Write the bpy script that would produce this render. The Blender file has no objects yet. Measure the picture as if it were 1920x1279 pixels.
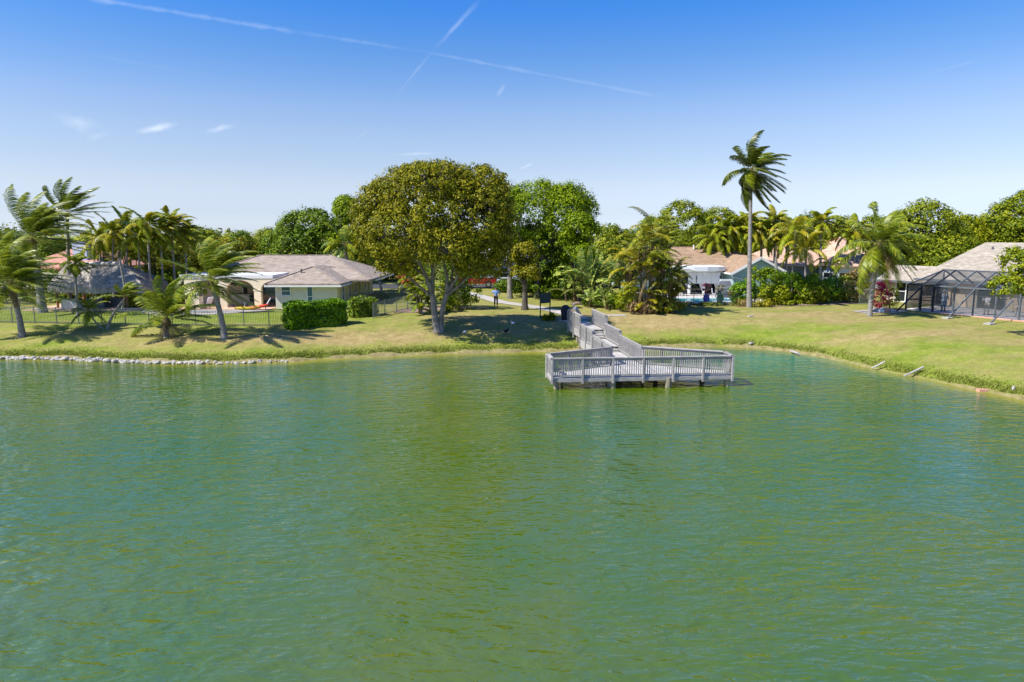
import bpy, math, random
import numpy as np
from mathutils import Vector, Matrix, noise

# ------------------------------------------------------------------ camera, light, sky
scene = bpy.context.scene
COL = scene.collection
CAMH, PITCH, FPX = 8.0, math.radians(8.88), 1280.0
cam_d = bpy.data.cameras.new('camera'); cam_o = bpy.data.objects.new('camera', cam_d); COL.objects.link(cam_o)
cam_d.sensor_width = 36; cam_d.lens = 24; cam_d.clip_start = .1; cam_d.clip_end = 6000
cam_o.location = (0, 0, CAMH); cam_o.rotation_euler = (math.radians(90) - PITCH, 0, 0)
scene.camera = cam_o
SUN_EL = math.radians(50); SH = Vector((.923, .385, 0))            # ground direction of the shadows
sun_d = bpy.data.lights.new('sun', 'SUN'); sun_d.energy = 4.3; sun_d.angle = math.radians(.53); sun_d.color = (1, .955, .87)
sun_o = bpy.data.objects.new('sun', sun_d); COL.objects.link(sun_o)
sun_o.rotation_euler = (SH * math.cos(SUN_EL) - Vector((0, 0, math.sin(SUN_EL)))).to_track_quat('-Z', 'Y').to_euler()
sun_o.location = (-40, -20, 60)
world = bpy.data.worlds.new('World'); scene.world = world; world.use_nodes = True
vs = scene.view_settings; vs.view_transform = 'Standard'; vs.look = 'None'; vs.exposure = 0.8; vs.gamma = 1; vs.use_curve_mapping = False

CF = Vector((0, math.cos(PITCH), -math.sin(PITCH))); CU = Vector((0, math.sin(PITCH), math.cos(PITCH))); CR = Vector((1, 0, 0))
def ray(px, py): return CF * FPX + CR * (px - 960) - CU * (py - 639.5)
def at(px, py, Y):                                   # the point of that sight line at distance Y
    d = ray(px, py); return Vector((0, 0, CAMH)) + d * (Y / d.y)
def pz(px, py, z):                                   # the point of that sight line at height z
    d = ray(px, py); return Vector((0, 0, CAMH)) + d * ((z - CAMH) / d.z)

def c4(c): return (c[0], c[1], c[2], 1)
def build_world():
    nt = world.node_tree; N = nt.nodes; Lk = nt.links; N.clear()
    out = N.new('ShaderNodeOutputWorld'); bg = N.new('ShaderNodeBackground'); bg.inputs[1].default_value = SKY_STRENGTH
    sky = N.new('ShaderNodeTexSky'); sky.sky_type = 'NISHITA'; sky.sun_disc = False
    sky.sun_elevation = SUN_EL; sky.sun_rotation = math.atan2(-SH.x, -SH.y)
    sky.altitude = 0; sky.air_density = 1.0; sky.dust_density = SKY_DUST; sky.ozone_density = SKY_OZONE
    hs = N.new('ShaderNodeHueSaturation'); hs.inputs['Saturation'].default_value = SKY_SAT; hs.inputs['Value'].default_value = 1
    Lk.new(sky.outputs[0], hs.inputs['Color'])
    tc = N.new('ShaderNodeTexCoord')
    # white balance of the clear air from the horizon up to the zenith (the photograph is developed cool)
    sp = N.new('ShaderNodeSeparateXYZ'); Lk.new(tc.outputs['Generated'], sp.inputs[0])
    rp = N.new('ShaderNodeValToRGB'); Lk.new(sp.outputs[2], rp.inputs[0]); e = rp.color_ramp.elements
    e[0].position = SKY_WB[0][0]; e[0].color = c4(SKY_WB[0][1:]); e[1].position = SKY_WB[-1][0]; e[1].color = c4(SKY_WB[-1][1:])
    for w_ in SKY_WB[1:-1]: x = e.new(w_[0]); x.color = c4(w_[1:])
    wb = N.new('ShaderNodeMix'); wb.data_type = 'RGBA'; wb.blend_type = 'MULTIPLY'; wb.inputs[0].default_value = 1; Lk.new(hs.outputs[0], wb.inputs[6]); Lk.new(rp.outputs[0], wb.inputs[7])
    wb2 = N.new('ShaderNodeVectorMath'); wb2.operation = 'SCALE'; wb2.inputs['Scale'].default_value = 2; Lk.new(wb.outputs[2], wb2.inputs[0]); cur = wb2.outputs[0]
    def m(op, a, b=None):
        n = N.new('ShaderNodeMath'); n.operation = op
        for i, v in enumerate((a, b)):
            if v is None: continue
            if isinstance(v, (int, float)): n.inputs[i].default_value = v
            else: Lk.new(v, n.inputs[i])
        return n.outputs[0]
    def dot(v):
        n = N.new('ShaderNodeVectorMath'); n.operation = 'DOT_PRODUCT'; Lk.new(tc.outputs['Generated'], n.inputs[0]); n.inputs[1].default_value = v; return n.outputs['Value']
    ns = N.new('ShaderNodeTexNoise'); ns.inputs['Scale'].default_value = 55; ns.inputs['Detail'].default_value = 8; Lk.new(tc.outputs['Generated'], ns.inputs['Vector'])
    ns2 = N.new('ShaderNodeTexNoise'); ns2.inputs['Scale'].default_value = 7; ns2.inputs['Detail'].default_value = 4; Lk.new(tc.outputs['Generated'], ns2.inputs['Vector'])
    # contrails and wisps: (start px, end px, half width in px, strength)
    trails = [((150, -6), (560, 61), 4.5, 0.136), ((520, 54), (800, 98), 3.75, 0.104), ((780, 94), (1250, 184), 3.38, 0.088), ((905, -6), (812, 95), 4.5, 0.176), ((818, 88), (733, 190), 3, 0.096),
              ((90, 88), (420, 148), 2.62, 0.04), ((250, 250), (337, 231), 5.4, 0.46), ((383, 249), (444, 233), 4.8, 0.313), ((92, 216), (200, 240), 12, 0.184), ((160, 262), (212, 246), 7.2, 0.129),
              ((735, 291), (830, 286), 3, 0.192), ((972, 318), (1002, 305), 3.75, 0.32), ((930, 182), (948, 157), 4.5, 0.192), ((668, 262), (694, 240), 2.25, 0.112),
              ((1720, 142), (1872, 104), 2.25, 0.08)]
    tot = None
    for (a, b, w, s) in trails:
        A = ray(*a).normalized(); B = ray(*b).normalized()
        nrm = A.cross(B).normalized(); along = (B - A).normalized(); mid = (A + B).normalized(); half = (B - A).length / 2
        off = m('ADD', m('ABSOLUTE', dot(nrm)), m('MULTIPLY', m('SUBTRACT', ns.outputs[0], .5), w / FPX * 2.4))
        prof = m('MAXIMUM', m('SUBTRACT', 1, m('DIVIDE', off, w / FPX)), 0)
        ln = m('MINIMUM', m('MAXIMUM', m('MULTIPLY', m('SUBTRACT', half, m('ABSOLUTE', m('SUBTRACT', dot(along), along.dot(mid)))), (4 if half > .1 else 1.0) / half), 0), 1)
        fwd = m('GREATER_THAN', dot(mid), 0)
        v = m('MULTIPLY', m('MULTIPLY', m('MULTIPLY', prof, ln), s), m('MULTIPLY', fwd, m('MINIMUM', m('MULTIPLY', ns2.outputs[0], 1.9), 1.3)))
        tot = v if tot is None else m('ADD', tot, v)
    mx = N.new('ShaderNodeMix'); mx.data_type = 'RGBA'; Lk.new(m('MINIMUM', tot, .8), mx.inputs[0]); Lk.new(cur, mx.inputs[6]); mx.inputs[7].default_value = (6.2, 6.6, 7.2, 1)
    Lk.new(mx.outputs[2], bg.inputs[0]); Lk.new(bg.outputs[0], out.inputs[0])
SKY_STRENGTH, SKY_DUST, SKY_OZONE, SKY_SAT = .1, .3, 3.0, 1.25
SKY_WB = [(.003, .35, .42, .70), (.03, .345, .36, .53), (.066, .44, .375, .435), (.103, .50, .398, .42), (.138, .555, .424, .43), (.173, .55, .432, .453), (.24, .367, .401, .488), (.294, .222, .377, .552), (.40, .20, .36, .56)]
build_world()

# ------------------------------------------------------------------ materials
def L(r, g, b):                                      # sRGB 0-255 to linear
    f = lambda c: (c / 255 / 12.92) if c / 255 <= .04045 else ((c / 255 + .055) / 1.055) ** 2.4
    return (f(r), f(g), f(b))
def c4(c): return (c[0], c[1], c[2], 1)
def nodes(m):
    m.use_nodes = True; nt = m.node_tree; nt.nodes.clear(); out = nt.nodes.new('ShaderNodeOutputMaterial'); return nt, nt.nodes, nt.links, out
def mat(name, c1, c2=None, scale=3, rough=.7, bump=0, bscale=None, detail=6, spec=.3, metal=0, stretch=None, c3=None):
    m = bpy.data.materials.new(name); nt, N, K, out = nodes(m)
    b = N.new('ShaderNodeBsdfPrincipled'); b.inputs['Roughness'].default_value = rough; b.inputs['Specular IOR Level'].default_value = spec; b.inputs['Metallic'].default_value = metal
    K.new(b.outputs[0], out.inputs[0])
    tc = N.new('ShaderNodeTexCoord'); src = tc.outputs['Object']
    if stretch:
        mp = N.new('ShaderNodeMapping'); mp.inputs['Scale'].default_value = stretch; K.new(src, mp.inputs[0]); src = mp.outputs[0]
    n = N.new('ShaderNodeTexNoise'); n.inputs['Scale'].default_value = scale; n.inputs['Detail'].default_value = detail; n.inputs['Roughness'].default_value = .65; K.new(src, n.inputs['Vector'])
    r = N.new('ShaderNodeValToRGB'); e = r.color_ramp.elements
    e[0].position = .32; e[0].color = c4(c1); e[1].position = .68; e[1].color = c4(c2 or c1)
    if c3: x = r.color_ramp.elements.new(.5); x.color = c4(c3)
    K.new(n.outputs[0], r.inputs[0]); K.new(r.outputs[0], b.inputs['Base Color'])
    if bump:
        n2 = N.new('ShaderNodeTexNoise'); n2.inputs['Scale'].default_value = bscale or scale * 4; n2.inputs['Detail'].default_value = 5; K.new(src, n2.inputs['Vector'])
        bp = N.new('ShaderNodeBump'); bp.inputs['Strength'].default_value = bump; bp.inputs['Distance'].default_value = .05; K.new(n2.outputs[0], bp.inputs['Height']); K.new(bp.outputs[0], b.inputs['Normal'])
    return m
def vary(m, lo=.78, hi=1.15):                        # every board its own weathering
    nt = m.node_tree; N = nt.nodes; b = [n for n in N if n.type == 'BSDF_PRINCIPLED'][0]; src = b.inputs['Base Color'].links[0].from_socket
    oi = N.new('ShaderNodeObjectInfo'); mr = N.new('ShaderNodeMapRange'); nt.links.new(oi.outputs['Random'], mr.inputs[0]); mr.inputs[3].default_value = lo; mr.inputs[4].default_value = hi
    mx = N.new('ShaderNodeMix'); mx.data_type = 'RGBA'; mx.blend_type = 'MULTIPLY'; mx.inputs[0].default_value = 1; nt.links.new(src, mx.inputs[6]); nt.links.new(mr.outputs[0], mx.inputs[7]); nt.links.new(mx.outputs[2], b.inputs['Base Color'])
def leafmat(name, cols, trans=.35, rough=.55, vary=.35, nscale=.5):
    m = bpy.data.materials.new(name); nt, N, K, out = nodes(m)
    g = N.new('ShaderNodeNewGeometry'); r = N.new('ShaderNodeValToRGB'); e = r.color_ramp.elements
    tc = N.new('ShaderNodeTexCoord'); n = N.new('ShaderNodeTexNoise'); n.inputs['Scale'].default_value = nscale; n.inputs['Detail'].default_value = 3; K.new(tc.outputs['Object'], n.inputs['Vector'])
    a = N.new('ShaderNodeMath'); a.operation = 'MULTIPLY_ADD'; K.new(n.outputs[0], a.inputs[0]); a.inputs[1].default_value = 1.3 * (1 - vary) + .3; 
    a2 = N.new('ShaderNodeMath'); a2.operation = 'MULTIPLY_ADD'; K.new(g.outputs['Random Per Island'], a2.inputs[0]); a2.inputs[1].default_value = vary * 1.6; a2.inputs[2].default_value = -.30 - vary * .3
    K.new(a2.outputs[0], a.inputs[2]); K.new(a.outputs[0], r.inputs[0])
    e[0].position = 0; e[0].color = c4(cols[0]); e[1].position = 1; e[1].color = c4(cols[-1])
    for i, c in enumerate(cols[1:-1]): x = e.new((i + 1) / (len(cols) - 1)); x.color = c4(c)
    b = N.new('ShaderNodeBsdfPrincipled'); b.inputs['Roughness'].default_value = rough; b.inputs['Specular IOR Level'].default_value = .14 if rough >= .45 else .3
    t = N.new('ShaderNodeBsdfTranslucent'); mx = N.new('ShaderNodeMixShader'); mx.inputs[0].default_value = trans
    K.new(r.outputs[0], b.inputs['Base Color']); K.new(r.outputs[0], t.inputs['Color']); K.new(b.outputs[0], mx.inputs[1]); K.new(t.outputs[0], mx.inputs[2]); K.new(mx.outputs[0], out.inputs[0])
    return m
def glassmat(name, tint, alpha, rough=.1):
    m = bpy.data.materials.new(name); nt, N, K, out = nodes(m)
    b = N.new('ShaderNodeBsdfPrincipled'); b.inputs['Base Color'].default_value = c4(tint); b.inputs['Roughness'].default_value = rough
    t = N.new('ShaderNodeBsdfTransparent'); mx = N.new('ShaderNodeMixShader'); mx.inputs[0].default_value = alpha
    K.new(t.outputs[0], mx.inputs[1]); K.new(b.outputs[0], mx.inputs[2]); K.new(mx.outputs[0], out.inputs[0]); return m
def roofmat(name, c1, c2, pitch=.2, depth=.4, c3=None):
    m = mat(name, c1, c2, 1.6, .9, c3=c3, spec=.15, detail=10); nt = m.node_tree; N = nt.nodes; K = nt.links
    b = [n for n in N if n.type == 'BSDF_PRINCIPLED'][0]; tc = [n for n in N if n.type == 'TEX_COORD'][0]; rp = [n for n in N if n.type == 'VALTORGB'][0]
    sp = N.new('ShaderNodeSeparateXYZ'); K.new(tc.outputs['Object'], sp.inputs[0])
    # courses follow the height: lines of tabs, each tab its own shade
    mul = N.new('ShaderNodeMath'); mul.operation = 'MULTIPLY'; K.new(sp.outputs[2], mul.inputs[0]); mul.inputs[1].default_value = 1 / (pitch * .4)
    fl = N.new('ShaderNodeMath'); fl.operation = 'FLOOR'; K.new(mul.outputs[0], fl.inputs[0])
    fr = N.new('ShaderNodeMath'); fr.operation = 'FRACT'; K.new(mul.outputs[0], fr.inputs[0])
    cb = N.new('ShaderNodeCombineXYZ')
    for i in (0, 1):
        q = N.new('ShaderNodeMath'); q.operation = 'MULTIPLY_ADD'; K.new(sp.outputs[i], q.inputs[0]); q.inputs[1].default_value = 2.6; K.new(fl.outputs[0], q.inputs[2])
        q2 = N.new('ShaderNodeMath'); q2.operation = 'FLOOR'; K.new(q.outputs[0], q2.inputs[0]); K.new(q2.outputs[0], cb.inputs[i])
    K.new(fl.outputs[0], cb.inputs[2])
    wn = N.new('ShaderNodeTexWhiteNoise'); wn.noise_dimensions = '3D'; K.new(cb.outputs[0], wn.inputs['Vector'])
    mx = N.new('ShaderNodeMix'); mx.data_type = 'RGBA'; mx.blend_type = 'MULTIPLY'; mx.inputs[0].default_value = .55
    v = N.new('ShaderNodeMapRange'); K.new(wn.outputs[0], v.inputs[0]); v.inputs[3].default_value = .62; v.inputs[4].default_value = 1.25
    K.new(rp.outputs[0], mx.inputs[6]); K.new(v.outputs[0], mx.inputs[7]); K.new(mx.outputs[2], b.inputs['Base Color'])
    bp = N.new('ShaderNodeBump'); bp.inputs['Strength'].default_value = depth; bp.inputs['Distance'].default_value = .03; bp.invert = True; K.new(fr.outputs[0], bp.inputs['Height']); K.new(bp.outputs[0], b.inputs['Normal'])
    return m

M = {}
M['dockwood'] = mat('dock_wood', (.27, .252, .238), (.42, .40, .375), 2.5, .85, .3, 12, stretch=(1, 1, 3), c3=(.345, .325, .305))
M['plank'] = mat('plank_wood', (.40, .38, .36), (.55, .53, .505), 1.4, .85, .3, 20, c3=(.48, .46, .44))
vary(M['dockwood'], .82, 1.12); vary(M['plank'], .8, 1.12)
M['pile'] = mat('pile_wood', (.16, .14, .09), (.40, .36, .26), 3, .9, .5, 12, stretch=(3, 3, .8))
M['darkmetal'] = mat('dark_metal', (.012, .014, .013), (.03, .034, .03), 4, .45)
M['greymetal'] = mat('fence_metal', (.10, .12, .12), (.17, .19, .19), 4, .5)
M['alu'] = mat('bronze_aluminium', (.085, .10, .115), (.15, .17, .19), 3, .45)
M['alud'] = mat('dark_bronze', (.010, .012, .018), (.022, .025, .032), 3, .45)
M['screen'] = glassmat('insect_screen', (.05, .06, .07), .38, .9)
M['bark'] = mat('pale_bark', (.09, .08, .065), (.34, .31, .265), 4, .9, .6, 14, stretch=(1, 1, .4))
M['bark_dark'] = mat('dark_bark', (.06, .05, .04), (.15, .13, .10), 4, .9, .6, 14, stretch=(1, 1, .4))
M['palmtrunk'] = mat('palm_trunk', (.16, .145, .13), (.36, .34, .31), 3, .9, .6, 9, stretch=(.5, .5, 5))
M['palmbrown'] = mat('palm_fibre', (.07, .045, .02), (.20, .14, .07), 6, .95, .7, 14)
M['rachis'] = mat('frond_rachis', (.22, .22, .05), (.36, .33, .09), 2, .6)
M['coco'] = leafmat('coconut_leaf', [(0.031, 0.065, 0.005), (0.106, 0.167, 0.010), (0.276, 0.317, 0.016), (0.510, 0.466, 0.028)], .3, .32, .5, .4)
M['coco2'] = leafmat('coconut_leaf_yellow', [(0.060, 0.099, 0.006), (0.179, 0.239, 0.012), (0.359, 0.392, 0.024), (0.568, 0.532, 0.048)], .35, .35, .5, .4)
M['coco3'] = leafmat('coconut_leaf_dark', [(.012, .028, .004), (.045, .075, .006), (.12, .15, .012), (.26, .25, .03)], .3, .32, .5, .4)
M['gold'] = leafmat('golden_leaf', [(0.127, 0.145, 0.008), (0.304, 0.315, 0.012), (0.506, 0.411, 0.020), (0.620, 0.436, 0.020)], .35, .4, .5, .7)
M['areca'] = leafmat('areca_leaf', [(0.039, 0.067, 0.005), (0.156, 0.185, 0.010), (0.390, 0.353, 0.016), (0.620, 0.554, 0.040)], .3, .4, .6, .5)
M['deadleaf'] = leafmat('dead_leaf', [(.12, .07, .03), (.26, .17, .08), (.42, .32, .17)], .2, .8, .6, 1)
M['banana'] = leafmat('paddle_leaf', [(0.067, 0.137, 0.029), (0.179, 0.294, 0.058), (0.493, 0.549, 0.115), (0.620, 0.588, 0.072)], .3, .28, .5, .5)
M['olive'] = leafmat('olive_leaf', [(.055,.07,.002), (.175,.182,.004), (.31,.285,.009), (.42,.33,.025)], .25, .5, .55, .6)
M['bright'] = leafmat('bright_leaf', [(0.056, 0.105, 0.002), (0.140, 0.223, 0.003), (0.263, 0.349, 0.005), (0.394, 0.461, 0.007)], .32, .5, .45, .5)
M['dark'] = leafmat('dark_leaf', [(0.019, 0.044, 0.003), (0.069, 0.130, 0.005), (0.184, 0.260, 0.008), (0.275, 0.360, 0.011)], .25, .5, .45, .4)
M['mid'] = leafmat('mid_leaf', [(0.045, 0.085, 0.004), (0.146, 0.198, 0.008), (0.302, 0.338, 0.013), (0.470, 0.450, 0.030)], .3, .5, .45, .35)
M['yellowg'] = leafmat('yellow_green_leaf', [(0.085, 0.118, 0.004), (0.220, 0.265, 0.008), (0.371, 0.406, 0.012), (0.574, 0.515, 0.024)], .3, .5, .45, .5)
M['hedge'] = leafmat('hedge_leaf', [(.03,.085,.001), (.10,.22,.002), (.20,.37,.004), (.33,.52,.012)], .3, .4, .6, 1.2)
M['shrub'] = leafmat('shrub_leaf', [(0.041, 0.091, 0.007), (0.121, 0.200, 0.013), (0.284, 0.382, 0.027), (0.506, 0.564, 0.054)], .3, .4, .6, 1.0)
M['croton'] = leafmat('croton_leaf', [(.10, .11, .02), (.28, .20, .04), (.45, .34, .10), (.45, .22, .10)], .3, .4, .7, 1)
M['red'] = leafmat('red_leaf', [(.18, .01, .03), (.45, .02, .08), (.60, .10, .16)], .3, .4, .8, 1)
M['orangefl'] = leafmat('orange_flower', [(.5, .08, .03), (.6, .2, .05), (.1, .15, .03)], .3, .5, .8, 1)
M['grassleaf'] = leafmat('grass_blade', [(.12, .15, .02), (.20, .25, .03), (.28, .32, .05), (.40, .36, .12)], .3, .6, .6, .3)
M['thatch'] = mat('thatch', (.27, .24, .21), (.56, .52, .46), 2.2, .95, .9, 9, stretch=(2, 2, .6), c3=(.42, .385, .34))
M['ridgethatch'] = mat('ridge_thatch', (.48, .42, .38), (.66, .60, .55), 5, .95, .6, 12)
M['thatchfr'] = leafmat('thatch_strand', [(.28, .25, .22), (.42, .38, .33), (.60, .55, .48)], .1, .9, .8, 1)
M['redtile'] = roofmat('red_tile', (.44, .20, .14), (.56, .30, .23), .3, .5)
M['pinktile'] = roofmat('pink_tile', (.50, .31, .22), (.63, .43, .32), .62, .9)
M['tanroof'] = roofmat('brown_grey_shingle', (.27, .215, .17), (.38, .315, .26), .16, .25)
M['brownroof'] = roofmat('tan_shingle', (.27, .18, .11), (.40, .275, .18), .16, .3)
M['beigeroof'] = roofmat('beige_shingle', (.31, .265, .205), (.45, .39, .31), .2, .4)
M['white'] = mat('white_paint', (.72, .72, .70), (.80, .80, .78), 1, .6)
M['cream'] = mat('cream_stucco', (.80, .68, .47), (.86, .75, .55), 1, .85, .15, 30)
M['paleteal'] = mat('pale_grey_stucco', (.62, .62, .52), (.70, .70, .60), .8, .85, .15, 30)
M['yellowwall'] = mat('straw_stucco', (.62, .56, .28), (.70, .64, .35), .8, .85, .15, 30)
M['teal'] = mat('sea_green_stucco', (.27, .42, .40), (.33, .48, .45), .8, .85, .15, 30)
M['beigewall'] = mat('beige_stucco', (.46, .37, .28), (.55, .46, .36), .8, .85, .15, 30)
M['bluewall'] = mat('pale_blue_stucco', (.48, .56, .68), (.56, .64, .75), .8, .85)
M['glass'] = mat('window_glass', (.03, .10, .12), (.07, .18, .20), .6, .08, spec=.8)
M['glassdark'] = mat('dark_glass', (.012, .014, .018), (.03, .035, .04), .6, .08, spec=.8)
M['paver'] = mat('red_paver', (.52, .24, .17), (.68, .38, .29), 3, .9, .2, 20)
M['patio'] = mat('patio_tile', (.50, .31, .20), (.64, .45, .33), 2, .85)
M['concrete'] = mat('concrete', (.34, .31, .28), (.48, .45, .41), 1.2, .9, .2, 12)
M['deckwhite'] = mat('pool_deck', (.56, .52, .49), (.68, .64, .60), 1.2, .85)
M['asphalt'] = mat('asphalt', (.045, .045, .047), (.07, .07, .07), 3, .9, .3, 30)
M['poolwater'] = mat('pool_water', (.02, .30, .38), (.05, .42, .50), 1.4, .06, .2, 3, spec=.5)
M['poolpale'] = mat('pool_water_pale', (.30, .48, .52), (.42, .58, .62), 1.4, .06, .2, 3, spec=.5)
M['stone'] = mat('shore_stone', (.26, .24, .20), (.58, .55, .50), 2.5, .9, .5, 8)
M['mulch'] = mat('mulch', (.16, .10, .065), (.34, .25, .19), 4, .95, .6, 16)
M['pipe'] = mat('bleached_wood', (.30, .28, .25), (.48, .46, .42), 4, .8)
M['skin'] = mat('skin', (.42, .24, .16), (.46, .27, .19), 6, .6)
M['blueshirt'] = mat('blue_cloth', (.16, .32, .70), (.24, .42, .80), 5, .9)
M['greyshirt'] = mat('grey_cloth', (.28, .31, .38), (.38, .41, .48), 5, .9)
M['whitecloth'] = mat('white_cloth', (.66, .67, .72), (.76, .76, .8), 5, .9)
M['khaki'] = mat('khaki_cloth', (.42, .38, .31), (.50, .46, .39), 5, .9)
M['blackcloth'] = mat('dark_cloth', (.012, .013, .02), (.025, .027, .035), 5, .9)
M['hair'] = mat('hair', (.05, .035, .025), (.09, .07, .05), 8, .8)
M['greyhair'] = mat('grey_hair', (.32, .31, .30), (.45, .44, .43), 8, .8)
M['redpaint'] = mat('red_car_paint', (.26, .008, .014), (.30, .01, .018), 1, .25, spec=.6)
M['rubber'] = mat('rubber', (.012, .012, .012), (.022, .022, .022), 4, .8)
M['chrome'] = mat('grey_alloy', (.35, .35, .36), (.45, .45, .46), 3, .3, metal=.8)
M['binblack'] = mat('bin_plastic', (.012, .014, .02), (.025, .028, .036), 4, .5)
M['signgreen'] = mat('sign_board', (.008, .035, .038), (.014, .05, .052), 2, .5)
M['bluepot'] = mat('blue_glaze', (.02, .05, .40), (.03, .08, .5), 2, .2, spec=.6)
M['greenpot'] = mat('green_glaze', (.07, .22, .14), (.12, .30, .2), 2, .25, spec=.6)
M['blackgrill'] = mat('grill_cover', (.10, .11, .13), (.17, .18, .2), 2, .8)
M['curtain'] = mat('curtain', (.6, .6, .58), (.7, .7, .68), 3, .9)
M['wood'] = mat('brown_wood', (.20, .10, .05), (.30, .17, .09), 3, .7, stretch=(1, 1, 6))
M['wicker'] = mat('wicker', (.26, .17, .10), (.36, .25, .16), 8, .9)
M['darkgreenmetal'] = mat('dark_green', (.01, .03, .02), (.02, .045, .03), 3, .6)

# ------------------------------------------------------------------ objects
def tag(o, label=None, cat=None, group=None, kind=None):
    if label: o['label'] = label
    if cat: o['category'] = cat
    if group: o['group'] = group
    if kind: o['kind'] = kind
    return o
def thing(name, loc, label, cat, group=None):
    o = bpy.data.objects.new(name, None); o.empty_display_size = .3; COL.objects.link(o); o.location = loc
    o['_w'] = list(loc); del o['_w']
    return tag(o, label, cat, group)
def worldloc(o):
    p = Vector((0, 0, 0))
    while o is not None: p += Vector(o.location); o = o.parent
    return p
def link(name, me, parent, loc=None):
    o = bpy.data.objects.new(name, me); COL.objects.link(o)
    if parent is not None: o.parent = parent
    if loc is not None: o.location = loc
    return o
class MB:
    def __init__(s): s.v = []; s.f = []; s.mi = []; s.smooth = []
    def face(s, pts, mi=0, sm=False):
        i = len(s.v); s.v += [tuple(p) for p in pts]; s.f.append(tuple(range(i, i + len(pts)))); s.mi.append(mi); s.smooth.append(sm); return s
    def mesh(s, vs, fs, mi=0, sm=False):
        i = len(s.v); s.v += [tuple(p) for p in vs]
        for f in fs: s.f.append(tuple(i + k for k in f)); s.mi.append(mi); s.smooth.append(sm)
        return s
    def box(s, c, size, rz=0, mi=0, rx=0, ry=0):
        c = Vector(c); hx, hy, hz = [k / 2 for k in size]; R = Matrix.Rotation(rz, 3, 'Z') @ Matrix.Rotation(ry, 3, 'Y') @ Matrix.Rotation(rx, 3, 'X')
        vs = [c + R @ Vector((x, y, z)) for x, y, z in ((-hx, -hy, -hz), (hx, -hy, -hz), (hx, hy, -hz), (-hx, hy, -hz), (-hx, -hy, hz), (hx, -hy, hz), (hx, hy, hz), (-hx, hy, hz))]
        return s.mesh(vs, ((0, 3, 2, 1), (4, 5, 6, 7), (0, 1, 5, 4), (1, 2, 6, 5), (2, 3, 7, 6), (3, 0, 4, 7)), mi)
    def bar(s, a, b, w, h, mi=0):                    # box along a-b, w sideways, h up
        a = Vector(a); b = Vector(b); d = (b - a).normalized()
        sd = d.cross(Vector((0, 0, 1)))
        if sd.length < 1e-3: sd = Vector((1, 0, 0))
        sd.normalize(); up = sd.cross(d).normalized()
        vs = [p + sd * x * w / 2 + up * z * h / 2 for p in (a, b) for x, z in ((-1, -1), (1, -1), (1, 1), (-1, 1))]
        return s.mesh(vs, ((0, 3, 2, 1), (4, 5, 6, 7), (0, 1, 5, 4), (1, 2, 6, 5), (2, 3, 7, 6), (3, 0, 4, 7)), mi)
    def tube(s, pts, rad, n=8, mi=0, cap=True):
        pts = [Vector(p) for p in pts]; k = len(pts); vs = []; prev = None
        if not hasattr(rad, '__len__'): rad = [rad] * k
        for i, p in enumerate(pts):
            d = (pts[min(i + 1, k - 1)] - pts[max(i - 1, 0)]).normalized()
            if prev is None: a = d.orthogonal().normalized()
            else: a = (prev - d * prev.dot(d)).normalized()
            prev = a; b = d.cross(a)
            for j in range(n):
                t = j * 2 * math.pi / n; vs.append(p + (a * math.cos(t) + b * math.sin(t)) * rad[i])
        fs = [(i * n + j, i * n + (j + 1) % n, (i + 1) * n + (j + 1) % n, (i + 1) * n + j) for i in range(k - 1) for j in range(n)]
        s.mesh(vs, fs, mi, True)
        if cap: s.face(vs[:n][::-1], mi); s.face(vs[-n:], mi)
        return s
    def lathe(s, c, prof, n=16, mi=0):
        c = Vector(c); s.tube([c + Vector((0, 0, z)) for r, z in prof], [r for r, z in prof], n, mi); return s
    def ball(s, c, r, n=8, mi=0, sc=(1, 1, 1)):
        c = Vector(c); k = n // 2 + 1; vs = []
        for i in range(k):
            th = math.pi * i / (k - 1); 
            for j in range(n):
                ph = 2 * math.pi * j / n; vs.append(c + Vector((math.sin(th) * math.cos(ph) * r * sc[0], math.sin(th) * math.sin(ph) * r * sc[1], math.cos(th) * r * sc[2])))
        return s.mesh(vs, [(i * n + j, (i + 1) * n + j, (i + 1) * n + (j + 1) % n, i * n + (j + 1) % n) for i in range(k - 1) for j in range(n)], mi, True)
    def prism(s, poly, z0, z1, mi=0):                # vertical prism over a plan polygon (counter-clockwise)
        n = len(poly); vs = [(p[0], p[1], z0) for p in poly] + [(p[0], p[1], z1) for p in poly]
        return s.mesh(vs, [tuple(range(n))[::-1], tuple(range(n, 2 * n))] + [(i, (i + 1) % n, n + (i + 1) % n, n + i) for i in range(n)], mi)
    def build(s, name, m, parent=None, org=None):
        ms = m if isinstance(m, (list, tuple)) else [m]
        o = worldloc(parent) if org is None else Vector(org)
        me = bpy.data.meshes.new(name); me.from_pydata([(v[0] - o.x, v[1] - o.y, v[2] - o.z) for v in s.v], [], s.f)
        for x in ms: me.materials.append(x)
        me.polygons.foreach_set('material_index', s.mi); me.polygons.foreach_set('use_smooth', s.smooth); me.update()
        ob = link(name, me, parent)
        if parent is None and org is not None: ob.location = o
        return ob
def quads(name, V, m, parent, org=None):
    o = np.array(worldloc(parent) if org is None else org, dtype=np.float32)
    V = (np.asarray(V, dtype=np.float32) - o).reshape(-1, 3); n = len(V) // 4
    me = bpy.data.meshes.new(name); me.vertices.add(n * 4); me.vertices.foreach_set('co', V.ravel())
    me.loops.add(n * 4); me.loops.foreach_set('vertex_index', np.arange(n * 4, dtype=np.int32))
    me.polygons.add(n); me.polygons.foreach_set('loop_start', np.arange(0, n * 4, 4, dtype=np.int32)); me.materials.append(m); me.update(calc_edges=True)
    ob = link(name, me, parent)
    if parent is None and org is not None: ob.location = org
    return ob

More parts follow.
